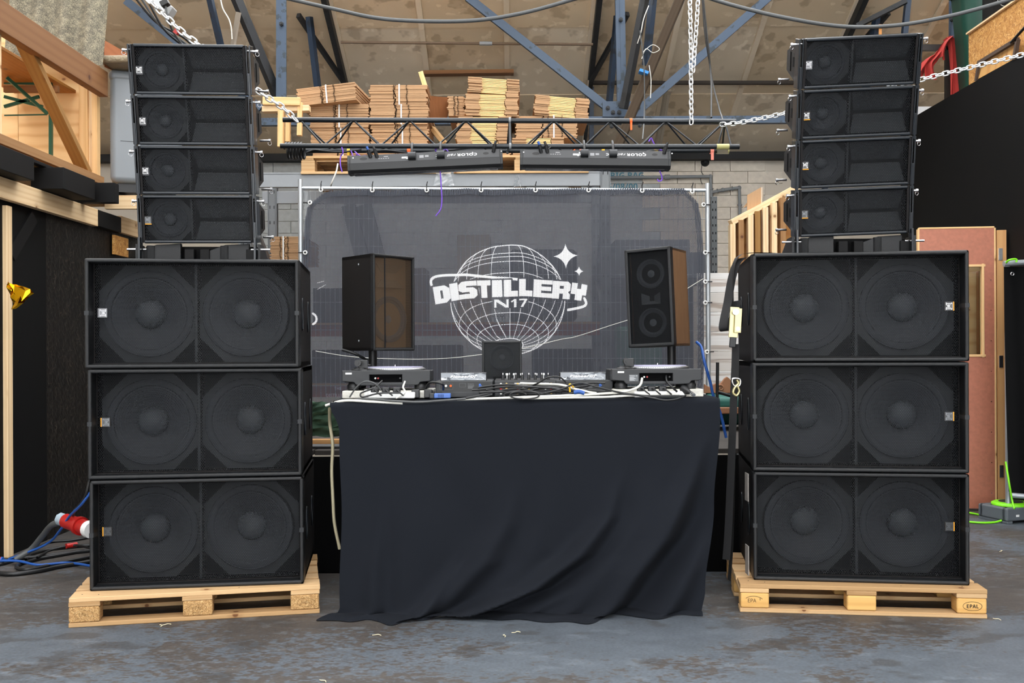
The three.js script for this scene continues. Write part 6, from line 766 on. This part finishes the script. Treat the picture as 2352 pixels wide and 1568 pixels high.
{ const plankT = tex(1024, 512, (u, v) => { const f = fbm(u, v, 4, 60, 4), s = fbm(u + 0.3, v, 3, 18, 4); let c = mix3([214, 212, 208], [232, 230, 228], f); c = mix3(c, [158, 140, 126], 0.6 * sm(0.52, 0.66, s)); return mix3(c, [120, 118, 120], (v * 4) % 1 < 0.02 ? 0.5 : 0); }); const a = at(1600, 627, 8.95), b = at(1800, 985, 8.95), t = thing('printed_backdrop', 'whitewashed plank backdrop standing between fence and right stack', 'backdrop'); const n = 8, h = (a.y - b.y) / n; for (let i = 0; i < n; i++) obj('plank', rbox(b.x - a.x, h - 0.002, 0.018, 0.002, (a.x + b.x) / 2, b.y + h * (i + 0.5), -8.95), M({ map: rep(plankT, 1.3, 0.65), color: i % 3 ? '#ffffff' : '#ece8e4', roughness: 0.6 }), t); }
{ const t = thing('carved_chair', 'carved wooden chair with green upholstery behind the right stack', 'chair'), wd = M({ color: '#8d5f42', roughness: 0.5 }), gv = M({ color: '#1d5a50', roughness: 0.6 }), z = 7.7, c = at(1668, 895, z); const cr = []; for (let i = 0; i <= 20; i++) { const u = i / 20 * 2 - 1; cr.push([u * 0.17, 0.03 + 0.055 * Math.exp(-u * u * 9) + 0.012 * Math.cos(u * 12)]); } obj('crest', extrude(shape([[-0.17, -0.02], [0.17, -0.02], ...cr.reverse()]), 0.03, 0.004).translate(c.x, c.y, -z), wd, t); for (const s of [-1, 1]) obj('scroll', tube(Array.from({ length: 14 }, (_, i) => V(c.x + s * (0.05 + 0.03 * (1 - i / 16) * Math.cos(i * 0.55)), c.y + 0.015 + 0.028 * (1 - i / 16) * Math.sin(i * 0.55), -z + 0.038)), 0.006, 60, 6), wd, t); obj('backrest', rbox(0.32, 0.26, 0.06, 0.03, c.x, c.y - 0.14, -z), gv, t); obj('seat', rbox(0.42, 0.1, 0.42, 0.04, c.x, deckY + 0.2, -z + 0.2), gv, t); obj('seat_rail', rbox(0.44, 0.05, 0.44, 0.01, c.x, deckY + 0.15, -z + 0.2), wd, t); for (const sx of [-0.19, 0.19]) for (const sz of [0, 0.39]) obj('leg', rod(V(c.x + sx, deckY, -z + sz), V(c.x + sx, deckY + 0.15, -z + sz), 0.02, 10), wd, t); }
{ const t = thing('metal_frame_stand', 'thin black metal frame standing between the table and right stack', 'frame'), z = 6.6; obj('upright', rod(at(1648, 832, z), V(at(1646, 908, z).x, deckY, -z), 0.011, 8), cableBlack, t); obj('arm', rod(at(1648, 900, z), at(1690, 912, z), 0.011, 8), cableBlack, t); obj('upright', rod(at(1683, 845, z), V(at(1676, 1000, z).x, deckY, -z), 0.01, 8), cableBlack, t); }
// dim things seen through the banner
{ const gm = M({ color: '#55585c', roughness: 0.7 }); const p = at(1245, 560, 9.2), y0 = 1.59; one('dark_trunk', rbox(0.62, 0.66, 0.5, 0.06, p.x, y0 + 0.33, -9.2, 3), M({ color: '#0c0e12', roughness: 0.4 }), 'dark rounded case on the racking shelf seen through the banner', 'case');
  const boxes = [[790, 0.5, 0.32, '#151517', 'black crate on the racking shelf at the left of the banner'], [930, 0.42, 0.5, '#5f4a3c', 'brown carton on the racking shelf left of the globe'], [1090, 0.3, 0.8, '#9c917f', 'tall pale carton on the racking shelf behind the globe']]; for (const [px, w, h, c, l] of boxes) { const q = at(px, 600, 9.25); one('shelf_carton', rbox(w, h, 0.4, 0.01, q.x, y0 + h / 2, -9.25), M({ color: c, roughness: 0.8 }), l, 'carton', 'cartons on the racking shelf'); }
  for (const [px, w, h, c, l] of [[800, 0.6, 0.3, '#101114', 'black case on the lower racking shelf at the left'], [1000, 0.5, 0.34, '#3a2a22', 'brown case on the lower racking shelf in the middle'], [1290, 0.55, 0.3, '#1b2026', 'dark blue case on the lower racking shelf at the right']]) { const q = at(px, 760, 9.25); one('shelf_carton', rbox(w, h, 0.4, 0.01, q.x, 1.05 + h / 2, -9.25), M({ color: c, roughness: 0.8 }), l, 'carton', 'cartons on the racking shelf'); }
  one('stacked_trays', [box(0.95, 0.1, 0.5, at(1500, 560, 9.6).x, 2.2, -9.6), box(0.7, 0.12, 0.5, at(1490, 560, 9.6).x, 2.31, -9.6), box(1.1, 0.14, 0.55, at(1500, 560, 9.6).x, 2.08, -9.6)], gm, 'grey stepped stack of trays seen through the right of the banner', 'trays'); one('tray_trolley', [box(0.84, 0.05, 0.5, at(1500, 600, 9.6).x, 1.98, -9.6), box(0.84, 1.22, 0.02, at(1500, 600, 9.6).x, 1.36, -9.8)], gm, 'grey trolley under the stacked trays behind the banner', 'trolley');
  one('green_net_bag', rbox(0.42, 0.8, 0.2, 0.04, at(1462, 750, 9.2).x, 1.15, -9.1), M({ color: '#2a6a54', roughness: 0.8 }), 'green net bag seen through the right of the banner', 'bag'); one('leaning_plank', bar(at(800, 470, 12.35), at(953, 1055, 12.1), 0.18, 0.03), gm, 'grey plank leaning on the back wall, left one of two', 'plank'); one('leaning_plank', bar(at(835, 470, 12.35), at(990, 1055, 12.1), 0.2, 0.03), gm, 'grey plank leaning on the back wall, right one of two', 'plank'); }
// things low on the stage at the left
{ const p = at(745, 965, 6.4); one('camouflage_tarpaulin', crumple(0.5, 0.22, 0.03).translate(p.x - 0.03, p.y + 0.01, p.z), M({ color: '#37513f', roughness: 0.9, side: THREE.DoubleSide }), 'crumpled green tarpaulin on the stage behind the left stack', 'tarpaulin'); const q = at(740, 1008, 6.3); one('stage_batten', rbox(0.7, 0.04, 0.08, 0.004, q.x, deckY + 0.022, -6.3), pineOld, 'short timber batten lying at the stage edge', 'timber'); }
for (const [i, l] of ['nearest', 'middle', 'farthest'].entries()) cord('stage_cable', l + ' black cable lying along the stage edge at the left', [V(-1.7, deckY + 0.012, -6.1 - i * 0.05), V(-1.2, deckY + 0.012, -6.08 - i * 0.05), V(-0.6, deckY + 0.012, -6.11 - i * 0.05)], 0.01, cableBlack);
// litter on the floor
const scrapG = tube([V(-0.02, 0, 0), V(-0.006, 0.003, 0.006), V(0.008, 0.002, -0.004), V(0.022, 0, 0.004)], 0.0018, 14, 5), scrapM = M({ color: '#d9cfae', roughness: 0.9 });
[[865, 1458, 'curled straw scrap on the floor left of centre'], [1158, 1460, 'straw scrap on the floor below the cloth'], [1186, 1452, 'tiny straw scrap on the floor below the cloth'], [370, 1436, 'straw scrap beside the left pallet corner'], [382, 1434, 'second straw scrap beside the left pallet'], [2290, 1422, 'straw scrap beside the right pallet corner'], [2300, 1265, 'straw scrap on the floor at the right'], [742, 1563, 'pale scrap on the floor at the bottom edge']].forEach(([x, y, l], i) => { const p = atH(x, y, 0.003), o = one('floor_scrap', scrapG, scrapM, l, 'scrap', 'scraps on the floor'); o.position.copy(p); o.rotation.y = i * 1.7; });

renderer.render(scene, camera);
